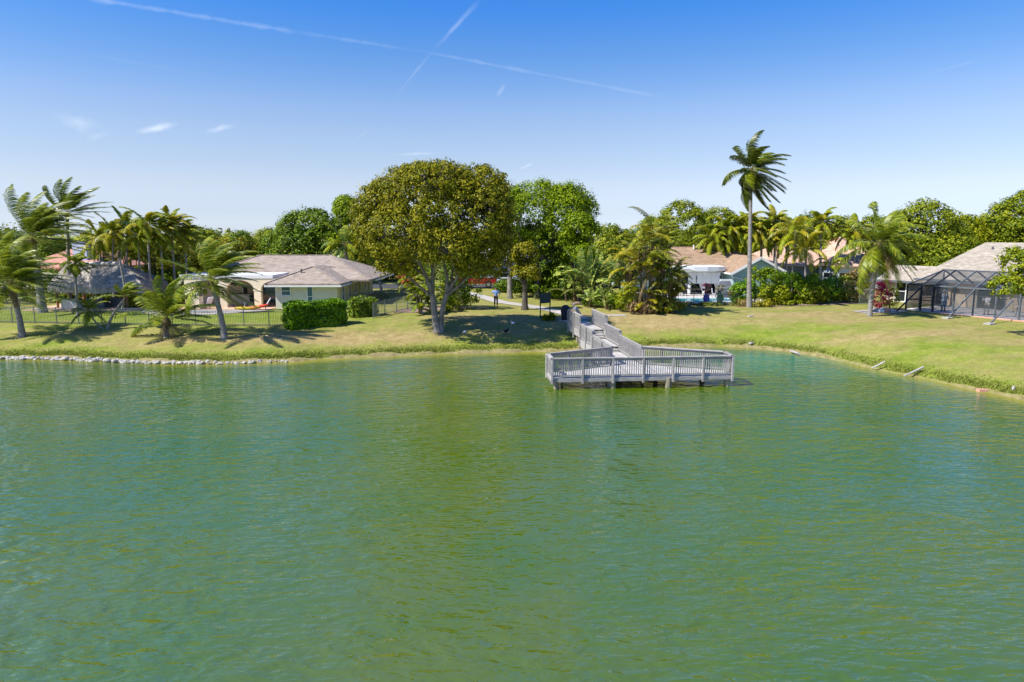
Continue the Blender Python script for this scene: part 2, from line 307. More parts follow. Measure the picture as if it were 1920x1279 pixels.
# ------------------------------------------------------------------ terrain
SHORE_PX = [(-60, 671), (0, 673), (100, 674), (200, 678), (330, 682), (430, 682), (540, 679), (640, 672), (740, 668), (850, 664), (960, 661), (1060, 659), (1150, 655), (1260, 651), (1350, 650), (1420, 653), (1480, 661), (1540, 670),
            (1600, 684), (1660, 698), (1720, 709), (1800, 727), (1860, 738), (1920, 751), (2000, 768)]
shore = [tuple(pz(x, y, 0)[:2]) for x, y in SHORE_PX]
lake = [(-150, 20), (-120, 34), (-80, 42), (-50, 44)] + shore + [(30, 22), (42, 8), (52, -20), (50, -70), (10, -110), (-70, -120), (-150, -70)]
LK = np.array(lake)
def sdist(X, Y):                                     # >0 on land: metres from the water's edge
    X = np.asarray(X, float); Y = np.asarray(Y, float); best = np.full(X.shape, 1e9); ins = np.zeros(X.shape, bool)
    for i in range(len(LK)):
        a = LK[i]; b = LK[(i + 1) % len(LK)]; e = b - a; t = np.clip(((X - a[0]) * e[0] + (Y - a[1]) * e[1]) / (e @ e), 0, 1)
        best = np.minimum(best, np.hypot(X - a[0] - t * e[0], Y - a[1] - t * e[1]))
        c = ((a[1] > Y) != (b[1] > Y)); den = (b[1] - a[1]) if b[1] != a[1] else 1e-9
        ins ^= c & (X < (b[0] - a[0]) * (Y - a[1]) / den + a[0])
    return np.where(ins, -best, best)
DP = [-30, -4, -.5, 0, .45, 1.6, 4, 7, 12, 25, 60, 3000]; ZP = [-3, -1.6, -.3, 0, .26, .42, .88, 1.25, 1.42, 1.5, 1.55, 1.6]
def groundz(X, Y):
    X = np.asarray(X, float); Y = np.asarray(Y, float); d = sdist(X, Y) + .12 * np.sin(X * 2.1 + Y) + .1 * np.sin(X * .9 + 3) + .07 * np.sin(5.3 * X)
    return np.interp(d, DP, ZP) + .03 * np.sin(X * .31) * np.cos(Y * .27) * np.clip(d / 6, 0, 1)
def gz(x, y): return float(groundz(np.array([x]), np.array([y]))[0])
def G(px, py):                                       # where that sight line meets the ground
    z = 1.2
    for _ in range(12): p = pz(px, py, z); z = .5 * z + .5 * gz(p.x, p.y)
    p.z = gz(p.x, p.y); return p
def ticks(lo, hi, flo, fhi, step, far):
    a = list(np.arange(flo, fhi, step)); s = step; x = flo
    left = []
    while x > lo: s *= far; x -= s; left.append(x)
    s = step; x = a[-1]; right = []
    while x < hi: s *= far; x += s; right.append(x)
    return np.array(left[::-1] + a + right)
XS = ticks(-1500, 1500, -46, 48, .4, 1.25); YS = ticks(-900, 3000, 28, 70, .3, 1.22)
GX, GY = np.meshgrid(XS, YS); GZ = groundz(GX, GY)
def gridmesh(name, GX, GY, GZ, m, tint=None, painted_reflection=None):
    ny, nx = GX.shape; me = bpy.data.meshes.new(name)
    vs = np.stack([GX, GY, GZ], -1).reshape(-1, 3); idx = np.arange(nx * ny).reshape(ny, nx)
    F = np.stack([idx[:-1, :-1], idx[:-1, 1:], idx[1:, 1:], idx[1:, :-1]], -1).reshape(-1, 4)
    me.vertices.add(len(vs)); me.vertices.foreach_set('co', vs.astype(np.float32).ravel()); me.loops.add(F.size); me.loops.foreach_set('vertex_index', F.astype(np.int32).ravel())
    me.polygons.add(len(F)); me.polygons.foreach_set('loop_start', np.arange(0, F.size, 4, dtype=np.int32)); me.polygons.foreach_set('use_smooth', np.ones(len(F), bool)); me.materials.append(m); me.update(calc_edges=True)
    at_ = me.attributes.new('shore', 'FLOAT', 'POINT'); at_.data.foreach_set('value', sdist(GX, GY).astype(np.float32).ravel())
    if painted_reflection is not None: t_ = me.attributes.new('painted_reflection', 'FLOAT', 'POINT'); t_.data.foreach_set('value', np.clip(painted_reflection, 0, 1).astype(np.float32).ravel())
    if tint is not None: t_ = me.attributes.new('tint', 'FLOAT', 'POINT'); t_.data.foreach_set('value', np.clip(tint, 0, 1).astype(np.float32).ravel())
    return link(name, me, None)
def blob(px, py, sx, sy, a, z=None): p = G(px, py) if z is None else pz(px, py, z); return a * np.exp(-((GXc - p.x) / sx) ** 2 - ((GYc - p.y) / sy) ** 2)
def lawnmat():
    m = bpy.data.materials.new('lawn'); nt, N, K, out = nodes(m)
    b = N.new('ShaderNodeBsdfPrincipled'); b.inputs['Roughness'].default_value = .9; b.inputs['Specular IOR Level'].default_value = .1; K.new(b.outputs[0], out.inputs[0])
    tc = N.new('ShaderNodeTexCoord'); at_ = N.new('ShaderNodeAttribute'); at_.attribute_name = 'shore'
    def nz(s, d=6, st=None):
        n = N.new('ShaderNodeTexNoise'); n.inputs['Scale'].default_value = s; n.inputs['Detail'].default_value = d; n.inputs['Roughness'].default_value = .62
        if st: mp = N.new('ShaderNodeMapping'); mp.inputs['Scale'].default_value = st; K.new(tc.outputs['Object'], mp.inputs[0]); K.new(mp.outputs[0], n.inputs['Vector'])
        else: K.new(tc.outputs['Object'], n.inputs['Vector'])
        return n.outputs[0]
    def ramp(x, els):
        r = N.new('ShaderNodeValToRGB'); K.new(x, r.inputs[0]); e = r.color_ramp.elements
        e[0].position, e[0].color = els[0][0], c4(els[0][1]); e[1].position, e[1].color = els[-1][0], c4(els[-1][1])
        for p, c in els[1:-1]: q = e.new(p); q.color = c4(c)
        return r.outputs[0]
    def mix(f, a, c, mode='MIX'):
        x = N.new('ShaderNodeMix'); x.data_type = 'RGBA'; x.blend_type = mode
        for i, v in ((0, f), (6, a), (7, c)):
            if isinstance(v, (int, float)): x.inputs[i].default_value = v
            elif isinstance(v, tuple): x.inputs[i].default_value = c4(v)
            else: K.new(v, x.inputs[i])
        return x.outputs[2]
    grn = ramp(nz(.9, 8), [(.3, (.13, .19, .018)), (.5, (.205, .26, .032)), (.7, (.29, .31, .06))])
    dry = ramp(nz(1.6, 8), [(.3, (.26, .205, .075)), (.55, (.37, .29, .125)), (.75, (.46, .365, .18))])
    # drier turf higher up the bank, in patches; greener by the water
    dr = N.new('ShaderNodeAttribute'); dr.attribute_name = 'tint'
    mr = N.new('ShaderNodeMapRange'); K.new(at_.outputs['Fac'], mr.inputs[0]); mr.inputs[1].default_value = 1.0; mr.inputs[2].default_value = 4; mr.inputs[3].default_value = -.22; mr.inputs[4].default_value = 0
    ad = N.new('ShaderNodeMath'); ad.operation = 'ADD'; K.new(dr.outputs['Fac'], ad.inputs[0]); K.new(mr.outputs[0], ad.inputs[1])
    n8 = N.new('ShaderNodeMath'); n8.operation = 'MULTIPLY_ADD'; K.new(nz(.45, 8, (1, 1.6, 1)), n8.inputs[0]); n8.inputs[1].default_value = 1.5; n8.inputs[2].default_value = -.75
    ad2 = N.new('ShaderNodeMath'); ad2.operation = 'ADD'; K.new(ad.outputs[0], ad2.inputs[0]); K.new(n8.outputs[0], ad2.inputs[1])
    pf = N.new('ShaderNodeMapRange'); K.new(ad2.outputs[0], pf.inputs[0]); pf.inputs[1].default_value = .18; pf.inputs[2].default_value = .85
    c = mix(pf.outputs[0], grn, dry)
    fine = ramp(nz(14, 4), [(.3, (.72, .72, .72)), (.7, (1.22, 1.22, 1.22))]); c = mix(.9, c, fine, 'MULTIPLY')
    midn = ramp(nz(4.5, 5, (1, 1.4, 1)), [(.3, (.80, .82, .80)), (.7, (1.16, 1.13, 1.1))]); c = mix(1.0, c, midn, 'MULTIPLY')
    speck = ramp(nz(42, 3), [(.35, (.7, .7, .7)), (.65, (1.2, 1.2, 1.2))]); c = mix(.8, c, speck, 'MULTIPLY')
    mud = ramp(nz(3), [(.3, (.16, .13, .05)), (.7, (.34, .29, .14))])
    mf = N.new('ShaderNodeMapRange'); K.new(at_.outputs['Fac'], mf.inputs[0]); mf.inputs[1].default_value = .5; mf.inputs[2].default_value = .15
    c = mix(mf.outputs[0], c, mud); K.new(c, b.inputs['Base Color'])
    bp = N.new('ShaderNodeBump'); bp.inputs['Strength'].default_value = .6; bp.inputs['Distance'].default_value = .05; K.new(nz(30, 4), bp.inputs['Height']); K.new(bp.outputs[0], b.inputs['Normal'])
    return m
GXc, GYc = GX, GY
dry = .50 + 0 * GX
for a_ in ((640, 632, 5, 1.3, .35), (560, 636, 5, 1.0, .3), (330, 640, 4, .9, .3), (760, 630, 3, 2, .25), (900, 600, 5, 3, .35), (960, 625, 4, 1.5, .25), (1190, 596, 4.5, 3.2, .55), (1270, 606, 4, 2, .35), (1500, 590, 6, 1.8, .5), (1600, 600, 4, 1.5, .3), (1580, 640, 5, 1.3, .18), (1760, 625, 4, 1.3, .3), (1900, 640, 3, 1.5, .35), (1060, 600, 3, 2, .4), (200, 625, 4, .8, .15)): dry = dry + blob(*a_)
for a_ in ((60, 590, 9, 4, -.35), (300, 592, 9, 4, -.35), (500, 592, 7, 4, -.35), (740, 600, 5, 2.5, -.12), (1400, 625, 5, 1.6, -.25), (1560, 615, 5, 1, -.25), (1800, 650, 6, 2, -.25), (1300, 590, 3, 1.2, -.2)): dry = dry + blob(*a_)
ground = gridmesh('ground', GX, GY, GZ, lawnmat(), dry); tag(ground, kind='structure')

def watermat():
    m = bpy.data.materials.new('lake_water'); nt, N, K, out = nodes(m)
    b = N.new('ShaderNodeBsdfPrincipled'); b.inputs['Roughness'].default_value = .06; b.inputs['IOR'].default_value = 2.2; K.new(b.outputs[0], out.inputs[0])
    tc = N.new('ShaderNodeTexCoord'); at_ = N.new('ShaderNodeAttribute'); at_.attribute_name = 'shore'
    def nz(s, d, st, rot=0, dist=0):
        mp = N.new('ShaderNodeMapping'); mp.inputs['Scale'].default_value = st; mp.inputs['Rotation'].default_value = (0, 0, rot); K.new(tc.outputs['Object'], mp.inputs[0])
        n = N.new('ShaderNodeTexNoise'); n.inputs['Scale'].default_value = s; n.inputs['Detail'].default_value = d; n.inputs['Distortion'].default_value = dist; n.inputs['Roughness'].default_value = .55; K.new(mp.outputs[0], n.inputs['Vector']); return n.outputs[0]
    body = N.new('ShaderNodeValToRGB'); K.new(nz(.10, 4, (1, 1, 1)), body.inputs[0]); e = body.color_ramp.elements
    e[0].position = .3; e[0].color = c4(WAT_A); e[1].position = .7; e[1].color = c4(WAT_B)
    sh = N.new('ShaderNodeMapRange'); K.new(at_.outputs['Fac'], sh.inputs[0]); sh.inputs[1].default_value = -1.6; sh.inputs[2].default_value = 0
    mx = N.new('ShaderNodeMix'); mx.data_type = 'RGBA'; K.new(sh.outputs[0], mx.inputs[0]); K.new(body.outputs[0], mx.inputs[6]); mx.inputs[7].default_value = c4(WAT_S)
    al = N.new('ShaderNodeAttribute'); al.attribute_name = 'painted_reflection'; an = N.new('ShaderNodeMath'); an.operation = 'MULTIPLY'; an.use_clamp = True; K.new(al.outputs['Fac'], an.inputs[0])
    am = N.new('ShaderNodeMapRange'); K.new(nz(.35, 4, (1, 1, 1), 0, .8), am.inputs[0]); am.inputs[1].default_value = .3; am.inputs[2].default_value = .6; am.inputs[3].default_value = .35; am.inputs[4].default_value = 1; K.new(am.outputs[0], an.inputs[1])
    ma = N.new('ShaderNodeMix'); ma.data_type = 'RGBA'; K.new(an.outputs[0], ma.inputs[0]); K.new(mx.outputs[2], ma.inputs[6]); ma.inputs[7].default_value = (.082, .118, .0, 1); mx = ma  # olive of the tree reflection, mixed into the water's base colour
    tq = N.new('ShaderNodeAttribute'); tq.attribute_name = 'tint'; mt = N.new('ShaderNodeMix'); mt.data_type = 'RGBA'; K.new(tq.outputs['Fac'], mt.inputs[0]); K.new(mx.outputs[2], mt.inputs[6]); mt.inputs[7].default_value = (.015, .20, .11, 1)
    K.new(mt.outputs[2], b.inputs['Base Color'])
    def mad(a, k, c=None):
        n = N.new('ShaderNodeMath'); n.operation = 'MULTIPLY_ADD'; K.new(a, n.inputs[0]); n.inputs[1].default_value = k
        if c is not None: K.new(c, n.inputs[2])
        else: n.inputs[2].default_value = 0
        return n.outputs[0]
    h = mad(nz(1.7, 2, (.7, 1.5, 1), .30, .5), .34)
    h = mad(nz(2.3, 1, (.6, 1.8, 1), -.22, .4), .20, h)
    h = mad(nz(5.0, 2, (.8, 1.6, 1), .15, .3), .06, h)
    h = mad(nz(.4, 2, (1, 1.6, 1), .6, .3), .32, h)
    pm = N.new('ShaderNodeMapRange'); K.new(nz(.075, 4, (1, 1.6, 1), .5, 1.2), pm.inputs[0]); pm.inputs[1].default_value = .38; pm.inputs[2].default_value = .6; pm.inputs[3].default_value = .5; pm.inputs[4].default_value = 1.0
    bp = N.new('ShaderNodeBump'); K.new(pm.outputs[0], bp.inputs['Strength']); bp.inputs['Distance'].default_value = WAT_BUMP; K.new(h, bp.inputs['Height']); K.new(bp.outputs[0], b.inputs['Normal'])
    return m
WAT_A, WAT_B, WAT_S, WAT_BUMP = (.078, .118, .0), (.036, .104, .0), (.26, .25, .01), .34
WX = ticks(-170, 80, -44, 46, 1.0, 1.3); WY = ticks(-140, 60, 4, 52, .8, 1.3); WX = WX[(WX > -180) & (WX < 90)]; WY = WY[(WY > -150) & (WY < 60)]
WGX, WGY = np.meshgrid(WX, WY); GXc, GYc = WGX, WGY; wt = blob(1440, 672, 4.5, 2.4, .75, 0) + blob(1400, 690, 3, 1.5, .35, 0) + blob(1560, 700, 4, 1.8, .3, 0)
lane = np.exp(-((WGX + .088 * WGY + .9 * np.sin(WGY * .22)) / 3.0) ** 2) * np.clip((46 - WGY) / 6, 0, 1) + .8 * np.exp(-((WGX + 24 + .35 * (WGY - 40)) / 2.4) ** 2) * np.clip((WGY - 24) / 8, 0, 1) + .6 * np.exp(-((WGX - 1) / 9) ** 2 - ((WGY - 12.5) / 3.5) ** 2)  # olive lane painted into the water colour as the big tree's reflection
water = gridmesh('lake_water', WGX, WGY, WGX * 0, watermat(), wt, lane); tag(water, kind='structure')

def strip(name, pts, w, m, lift=.02, kind='structure', parent=None, step=.5):
    P = [Vector((p[0], p[1], 0)) for p in pts]; Q = []
    for a, b in zip(P, P[1:]):
        k = max(1, int((b - a).length / step)); Q += [a.lerp(b, i / k) for i in range(k)]
    Q.append(P[-1]); mb = MB(); rows = []
    for i, p in enumerate(Q):
        d = (Q[min(i + 1, len(Q) - 1)] - Q[max(i - 1, 0)]).normalized(); n = Vector((-d.y, d.x, 0)); row = []
        for t in np.linspace(-.5, .5, 5):
            q = p + n * w * t; row.append((q.x, q.y, gz(q.x, q.y) + lift))
        rows.append(row)
    for r0, r1 in zip(rows, rows[1:]):
        for j in range(4): mb.face([r0[j], r0[j + 1], r1[j + 1], r1[j]], 0, True)
    o = mb.build(name, m, parent, (0, 0, 0)); 
    if kind: o['kind'] = kind
    return o
def patch(name, pxs, m, lift, flat=None, kind='structure', thick=.0):   # flat paved area from picture corners on the ground
    P = [G(*p) if isinstance(p, tuple) and len(p) == 2 else Vector(p) for p in pxs]; z = flat if flat is not None else max(p.z for p in P) + lift
    mb = MB().prism([(p.x, p.y) for p in P][::-1], z - .25, z); o = mb.build(name, m, None, (0, 0, 0))
    if kind: o['kind'] = kind
    return o
# ------------------------------------------------------------------ vegetation makers
rng = np.random.default_rng(7); random.seed(5)
def unit(n, r=rng):
    v = r.normal(size=(n, 3)); return v / np.linalg.norm(v, axis=1)[:, None]
def nrmz(v): return v / np.maximum(np.linalg.norm(v, axis=1), 1e-6)[:, None]
def leafquads(P, Nn, size, aspect=.55, r=rng):
    n = len(P); t = np.cross(Nn, unit(n, r)); t = nrmz(t); b = np.cross(Nn, t); s = size * r.uniform(.6, 1.3, n)[:, None]
    return np.stack([P - t * s * .5, P + b * s * .5 * aspect, P + t * s * .5, P - b * s * .5 * aspect], 1)
def crown(name, m, root, lobes, n, size, clump=.55, per=34, seed=1, low=-.45, aspect=.6, jitter=.1, flat=.8):
    r = np.random.default_rng(seed); Lb = np.array(lobes, float); C, R = Lb[:, :3], Lb[:, 3:6]
    area = (R[:, 0] * R[:, 1] * R[:, 2]) ** (2 / 3); k = max(3, n // per); k2 = int(k * 2.2)
    pick = r.choice(len(Lb), k2, p=area / area.sum()); d = unit(k2, r); bad = d[:, 2] < low; d[bad, 2] *= -1
    rad = 1 - np.abs(r.normal(0, jitter, k2)); c = C[pick] + d * R[pick] * rad[:, None]
    keep = np.ones(k2, bool)
    for i in range(len(Lb)):
        q = np.linalg.norm((c - C[i]) / R[i], axis=1); keep &= ~((q < .6) & (pick != i))
    c, d = c[keep][:k], d[keep][:k]; k = len(c)
    cs = clump * r.uniform(.55, 1.35, k); rep = np.repeat(np.arange(k), per); d2 = unit(k * per, r)
    P = c[rep] + d2 * (cs[rep] * r.uniform(.55, 1.05, k * per))[:, None] * np.array([1, 1, flat])
    Nn = nrmz(d2 * .9 + d[rep] * .7 + unit(k * per, r) * .55 + np.array([0, 0, .25]))
    return quads(name, leafquads(P, Nn, size, aspect, r), m, root), c
def limbs(mb, base, tips, r0, fork=.3, seed=1, n=7):
    rd = random.Random(seed)
    for t in tips:
        t = Vector(t); b = Vector(base); mid = b.lerp(t, .5) + Vector((rd.uniform(-.4, .4), rd.uniform(-.4, .4), rd.uniform(-.1, .5))); q1 = b.lerp(mid, .5) + Vector((rd.uniform(-.15, .15), rd.uniform(-.15, .15), .1))
        mb.tube([b, q1, mid, mid.lerp(t, .6), t], [r0, r0 * .75, r0 * .5, r0 * .32, r0 * .12], n)
TREES = {}
def tree(name, base, top, w, m, label, cat='tree', n=6000, size=.4, lobes=6, seed=1, bot=.32, barkm='bark_dark', clump=.8, group=None, depth=None, trunk_r=.22, low=-.3, per=34):
    """broadleaf: base point, height, crown width"""
    rd = random.Random(seed); h = top; root = thing(name, base, label, cat, group); dz = depth or w * .85
    ch = h * (1 - bot); cz = base.z + h * bot + ch / 2; lb = []
    for i in range(lobes):
        a = i * 2.4 + rd.uniform(0, 1); rr = (.0 if i == 0 else rd.uniform(.45, .62)); zz = (.22 if i == 0 else rd.uniform(-.28, .2)) * ch
        s = (.36 if i == 0 else rd.uniform(.21, .30))
        lb.append((base.x + math.cos(a) * rr * w / 2, base.y + math.sin(a) * rr * dz / 2, cz + zz, w * s, dz * s, min(ch / 2 - abs(zz) * .6, w * s * 1.05)))
    m0 = max(l[2] + l[5] for l in lb); sh = base.z + h - m0 - clump * .5
    lb = [(a, b, c + sh * (.5 + .5 * (c - base.z) / h), d, e, f) for a, b, c, d, e, f in lb]
    o, c = crown('crown', M[m] if isinstance(m, str) else m, root, lb, n, size, clump, per, seed, low)
    mb = MB(); f = base + Vector((0, 0, h * bot * .7)); mb.tube([base - Vector((0, 0, .2)), base + Vector((0, 0, .4)), f], [trunk_r * 1.5, trunk_r, trunk_r * .85], 9)
    limbs(mb, f, [(l[0], l[1], l[2]) for l in lb], trunk_r * .6, seed=seed); mb.build('trunk', M[barkm], root)
    return root
def bush(name, base, w, h, m, label, cat='shrub', n=1500, size=.16, seed=1, d=None, group=None, clump=.28, lobes=4, stems=True):
    rd = random.Random(seed); d = d or w * .8; root = thing(name, base, label, cat, group); lb = []
    for i in range(lobes):
        s = rd.uniform(.34, .46) if lobes > 1 else .5
        lb.append((base.x + rd.uniform(-.5, .5) * w * (1 - 2 * s), base.y + rd.uniform(-.5, .5) * d * (1 - 2 * s), base.z + h * (.5 + rd.uniform(-.08, .06)), w * s if lobes < 3 else w * .33, d * s if lobes < 3 else d * .36, h * .5 * rd.uniform(.82, 1.0)))
    if lobes >= 3:
        for i in range(lobes): q = lb[i]; lb[i] = (base.x + (i / (lobes - 1) - .5) * w * .5, q[1], q[2], q[3], q[4], q[5])
    crown('foliage', M[m], root, lb, n, size, clump, 24, seed, -.9)
    if stems:
        mb = MB()
        for i in range(5): mb.tube([base + Vector((rd.uniform(-.15, .15) * w, rd.uniform(-.1, .1) * d, -.1)), base + Vector((rd.uniform(-.3, .3) * w, rd.uniform(-.2, .2) * d, h * .7))], [.025, .012], 5)
        mb.build('stem', M['bark_dark'], root)
    return root
NLK = 1.9
WIND = Vector((1, .12, .05))
def frond(base, d0, Ln, m, root, wind=.5, droop=.8, nl=30, ll=.75, lw=.05, hang=.5, rd=random, name='frond', steps=12, rr=.022):
    mb = MB(); p = Vector(base); d = Vector(d0).normalized(); ds = Ln / steps; nl = int(nl * NLK); P = [p.copy()]; D = [d.copy()]
    for i in range(steps):
        t = (i + 1) / steps
        d = (d + (WIND * wind - Vector((0, 0, 1)) * droop) * (ds / Ln) * (.5 + t * 1.3)).normalized(); p = p + d * ds; P.append(p.copy()); D.append(d.copy())
    mb.tube(P, [rr * (1 - .8 * i / steps) for i in range(steps + 1)], 3, 1, False)
    up = Vector((0, 0, 1))
    for j in range(nl):
        t = .16 + .84 * (j + rd.uniform(-.25, .25)) / (nl - 1); t = min(max(t, 0), .999); k = t * steps; i = int(k); q = P[i].lerp(P[i + 1], k - i); dd = D[i].lerp(D[i + 1], k - i).normalized()
        sd = dd.cross(up)
        if sd.length < .15: sd = dd.cross(Vector((.3, 1, 0)))
        sd.normalize(); l = ll * (math.sin(math.pi * min(1, (.18 + .78 * t))) ** .6) * rd.uniform(.85, 1.12)
        for s in (-1, 1):
            v = (sd * s * .8 + dd * .62 + WIND * wind * .55 - up * hang * .35 + Vector((rd.uniform(-.12, .12), rd.uniform(-.12, .12), rd.uniform(-.12, .12)))).normalized()
            v2 = (v + (WIND * wind * .6 - up * hang * .9)).normalized(); a = q; b = q + v * l * .5; c = b + v2 * l * .5
            w = dd * lw * .36
            mb.mesh([a - w * .6, a + w * .6, b + w, c, b - w], ((0, 1, 2, 4), (4, 2, 3)), 0)
    o = mb.build(name, [m, M['rachis']], root); return o
def trunkpath(b, c, bend=.25):
    b = Vector(b); c = Vector(c); out = []
    for i in range(9):
        t = i / 8; p = b.lerp(c, t); p.x = b.x + (c.x - b.x) * (t ** (1 + bend * 2)) if True else p.x; out.append(p)
    return out
def palm(name, b, c, label, Ln=3.5, n=18, wind=.5, droop=.8, m='coco', r=(.2, .12), seed=1, group=None, elo=-35, ehi=80, nl=30, ll=.75, lw=.06, hang=.5, bend=.25, shaft=False, dead=0, nuts=0, cat='palm tree', fibre=True, azb=0):
    rd = random.Random(seed); root = thing(name, b, label, cat, group); P = trunkpath(b - Vector((0, 0, .15)), c, bend); rs = [r[0] * 1.5, r[0] * 1.1] + [r[0] + (r[1] - r[0]) * i / 6 for i in range(7)]
    rs = [q * (1 + .05 * (i % 2)) for i, q in enumerate(rs)]
    MB().tube(P, rs, 9).build('trunk', M['palmtrunk'], root)
    if fibre:
        mb = MB(); mb.tube([c - Vector((0, 0, .45)), c, c + Vector((0, 0, .35))], [r[1] * 1.1, r[1] * 1.7, r[1] * .6], 8)
        mb.build('crownshaft', M['rachis' if shaft else 'palmbrown'], root)
    for i in range(n):
        az = i * 2.39996 + rd.uniform(-.25, .25) + azb; t = (i + .5) / n; el = math.radians(ehi + (elo - ehi) * t + rd.uniform(-8, 8))
        d = Vector((math.cos(az) * math.cos(el), math.sin(az) * math.cos(el), math.sin(el)))
        mm = m if isinstance(m, str) else rd.choice(m)
        frond(c + Vector((0, 0, .15)), d, Ln * rd.uniform(.8, 1.1) * (.8 if t < .12 else 1), M[mm], root, wind * rd.uniform(.8, 1.2), droop * rd.uniform(.8, 1.2), nl, ll, lw, hang, rd)
    for i in range(dead):
        az = rd.uniform(0, 6.28); d = Vector((math.cos(az) * .8, math.sin(az) * .8, -.35 + rd.uniform(-.5, .3)))
        frond(c, d, Ln * rd.uniform(.4, .75), M['deadleaf'], root, wind * .2, 1.9, max(8, nl // 2), ll * .6, lw * .7, 1, rd, 'dead_frond')
    for i in range(nuts):
        az = rd.uniform(0, 6.28); q = c + Vector((math.cos(az) * .42, math.sin(az) * .42, rd.uniform(-.75, .1))); 
        MB().ball(q, rd.uniform(.13, .18), 8, 0, (1, 1, 1.15)).build('coconut', M[rd.choice(['nutg', 'nutg', 'nutb'])], root)
    return root
M['nutg'] = mat('green_coconut', (.22, .25, .04), (.34, .34, .07), 3, .5); M['nutb'] = mat('brown_coconut', (.22, .14, .08), (.42, .33, .26), 3, .7)
def clump_palm(name, base, h, w, label, stems=7, fronds=26, Ln=2.3, m='areca', seed=1, wind=.25, group=None, droop=1.2, nl=20, ll=.5, lw=.06, cat='palm clump', sr=.045, dead=3):
    rd = random.Random(seed); root = thing(name, base, label, cat, group); tops = []
    for i in range(stems):
        a = i * 2.4; rr = rd.uniform(.1, .5) * w * .35; b = base + Vector((math.cos(a) * rr * .4, math.sin(a) * rr * .4, -.1)); t = base + Vector((math.cos(a) * rr, math.sin(a) * rr, h * rd.uniform(.5, .92) * (1 - .35 * (rr / (w * .2)) ** 2 * .6)))
        MB().tube([b, b.lerp(t, .5) + Vector((rd.uniform(-.1, .1), 0, 0)), t], [sr * 1.2, sr, sr * .7], 6).build('stem', M['bark' if i % 3 == 0 else 'palmbrown'], root); tops.append(t)
    for i in range(fronds):
        lf = rd.uniform(.12, .9) if i % 5 < 2 else 1.0; t = base.lerp(tops[i % stems], lf); az = i * 2.4 + rd.uniform(-.3, .3); el = math.radians(rd.uniform(10, 70)); d = Vector((math.cos(az) * math.cos(el), math.sin(az) * math.cos(el), math.sin(el)))
        mm = m if isinstance(m, str) else rd.choice(m)
        frond(t, d, Ln * rd.uniform(.75, 1.15) * (.55 + .45 * lf), M[mm], root, wind, droop, nl, ll, lw, .5, rd, steps=9, rr=.014)
    for i in range(dead):
        t = base.lerp(tops[i % stems], rd.uniform(.25, .9)); az = rd.uniform(0, 6.28); frond(t, (math.cos(az), math.sin(az), -.3), Ln * .7, M['deadleaf'], root, .1, 2.2, 10, ll * .6, lw * .7, 1, rd, 'dead_frond', 8)
    return root
def paddle(p, d0, Ln, W, m, root, rd, droop=.7, stalk=.45, wind=.15):
    mb = MB(); d = Vector(d0).normalized(); n = 9; p = Vector(p); P = [p.copy()]; D = [d.copy()]; tot = Ln * (1 + stalk); ds = tot / n
    for i in range(n):
        t = (i + 1) / n; d = (d + (WIND * wind - Vector((0, 0, 1)) * droop) * (1 / n) * (.3 + 1.6 * t)).normalized(); p = p + d * ds; P.append(p.copy()); D.append(d.copy())
    mb.tube(P, [.035 * (1 - .85 * i / n) for i in range(n + 1)], 4, 1, False); up = Vector((0, 0, 1)); k0 = int(n * stalk / (1 + stalk)); sub = []
    roll = rd.uniform(-.6, .6)
    K = (n - k0) * 3
    for j in range(K):
        t0 = j / K; t1 = (j + .86) / K
        def pt(t):
            k = k0 + t * (n - k0); i = min(int(k), n - 1); return P[i].lerp(P[i + 1], k - i), D[i]
        a, da = pt(t0); b, db = pt(min(t1, .999)); w0 = W / 2 * math.sin(math.pi * (.12 + .86 * t0)) ** .55; w1 = W / 2 * math.sin(math.pi * min(.99, (.12 + .86 * t1))) ** .55
        sd = da.cross(up); sd = sd.normalized() if sd.length > .1 else Vector((1, 0, 0)); nn = sd.cross(da).normalized(); 
        for s in (-1, 1):
            v = sd * s * math.cos(roll) + nn * math.sin(roll) * s; v = (v + da * .25 - up * rd.uniform(.05, .5)).normalized()
            mb.mesh([a, b, b + v * w1, a + v * w0], ((0, 1, 2, 3),), 0)
    return mb.build('leaf', [m, M['rachis']], root)
def paddle_plant(name, base, h, label, n=12, m='banana', seed=1, W=.6, Ln=1.7, stems=3, cat='plant', group=None, fan=None, spread=.5):
    rd = random.Random(seed); root = thing(name, base, label, cat, group)
    for s in range(stems):
        b = base + Vector((rd.uniform(-spread, spread) * (stems > 1), rd.uniform(-.3, .3), -.1)); t = b + Vector((rd.uniform(-.2, .2), 0, (h - Ln) * rd.uniform(.35, .95)))
        MB().tube([b, b.lerp(t, .5), t], [.13, .1, .08], 7).build('stem', M['palmbrown'], root)
        for i in range(n // stems):
            if fan is not None:
                a = math.radians(-80 + 160 * (i + .5) / (n // stems)) + rd.uniform(-.1, .1); d = Vector((math.sin(a) * math.cos(fan), math.sin(a) * math.sin(fan), math.cos(a) + .15))
            else:
                az = i * 2.4 + s; el = math.radians(rd.uniform(15, 80)); d = Vector((math.cos(az) * math.cos(el), math.sin(az) * math.cos(el), math.sin(el)))
            paddle(t, d, Ln * rd.uniform(.8, 1.15), W * rd.uniform(.8, 1.1), M[m], root, rd, rd.uniform(.5, 1.2))
    return root

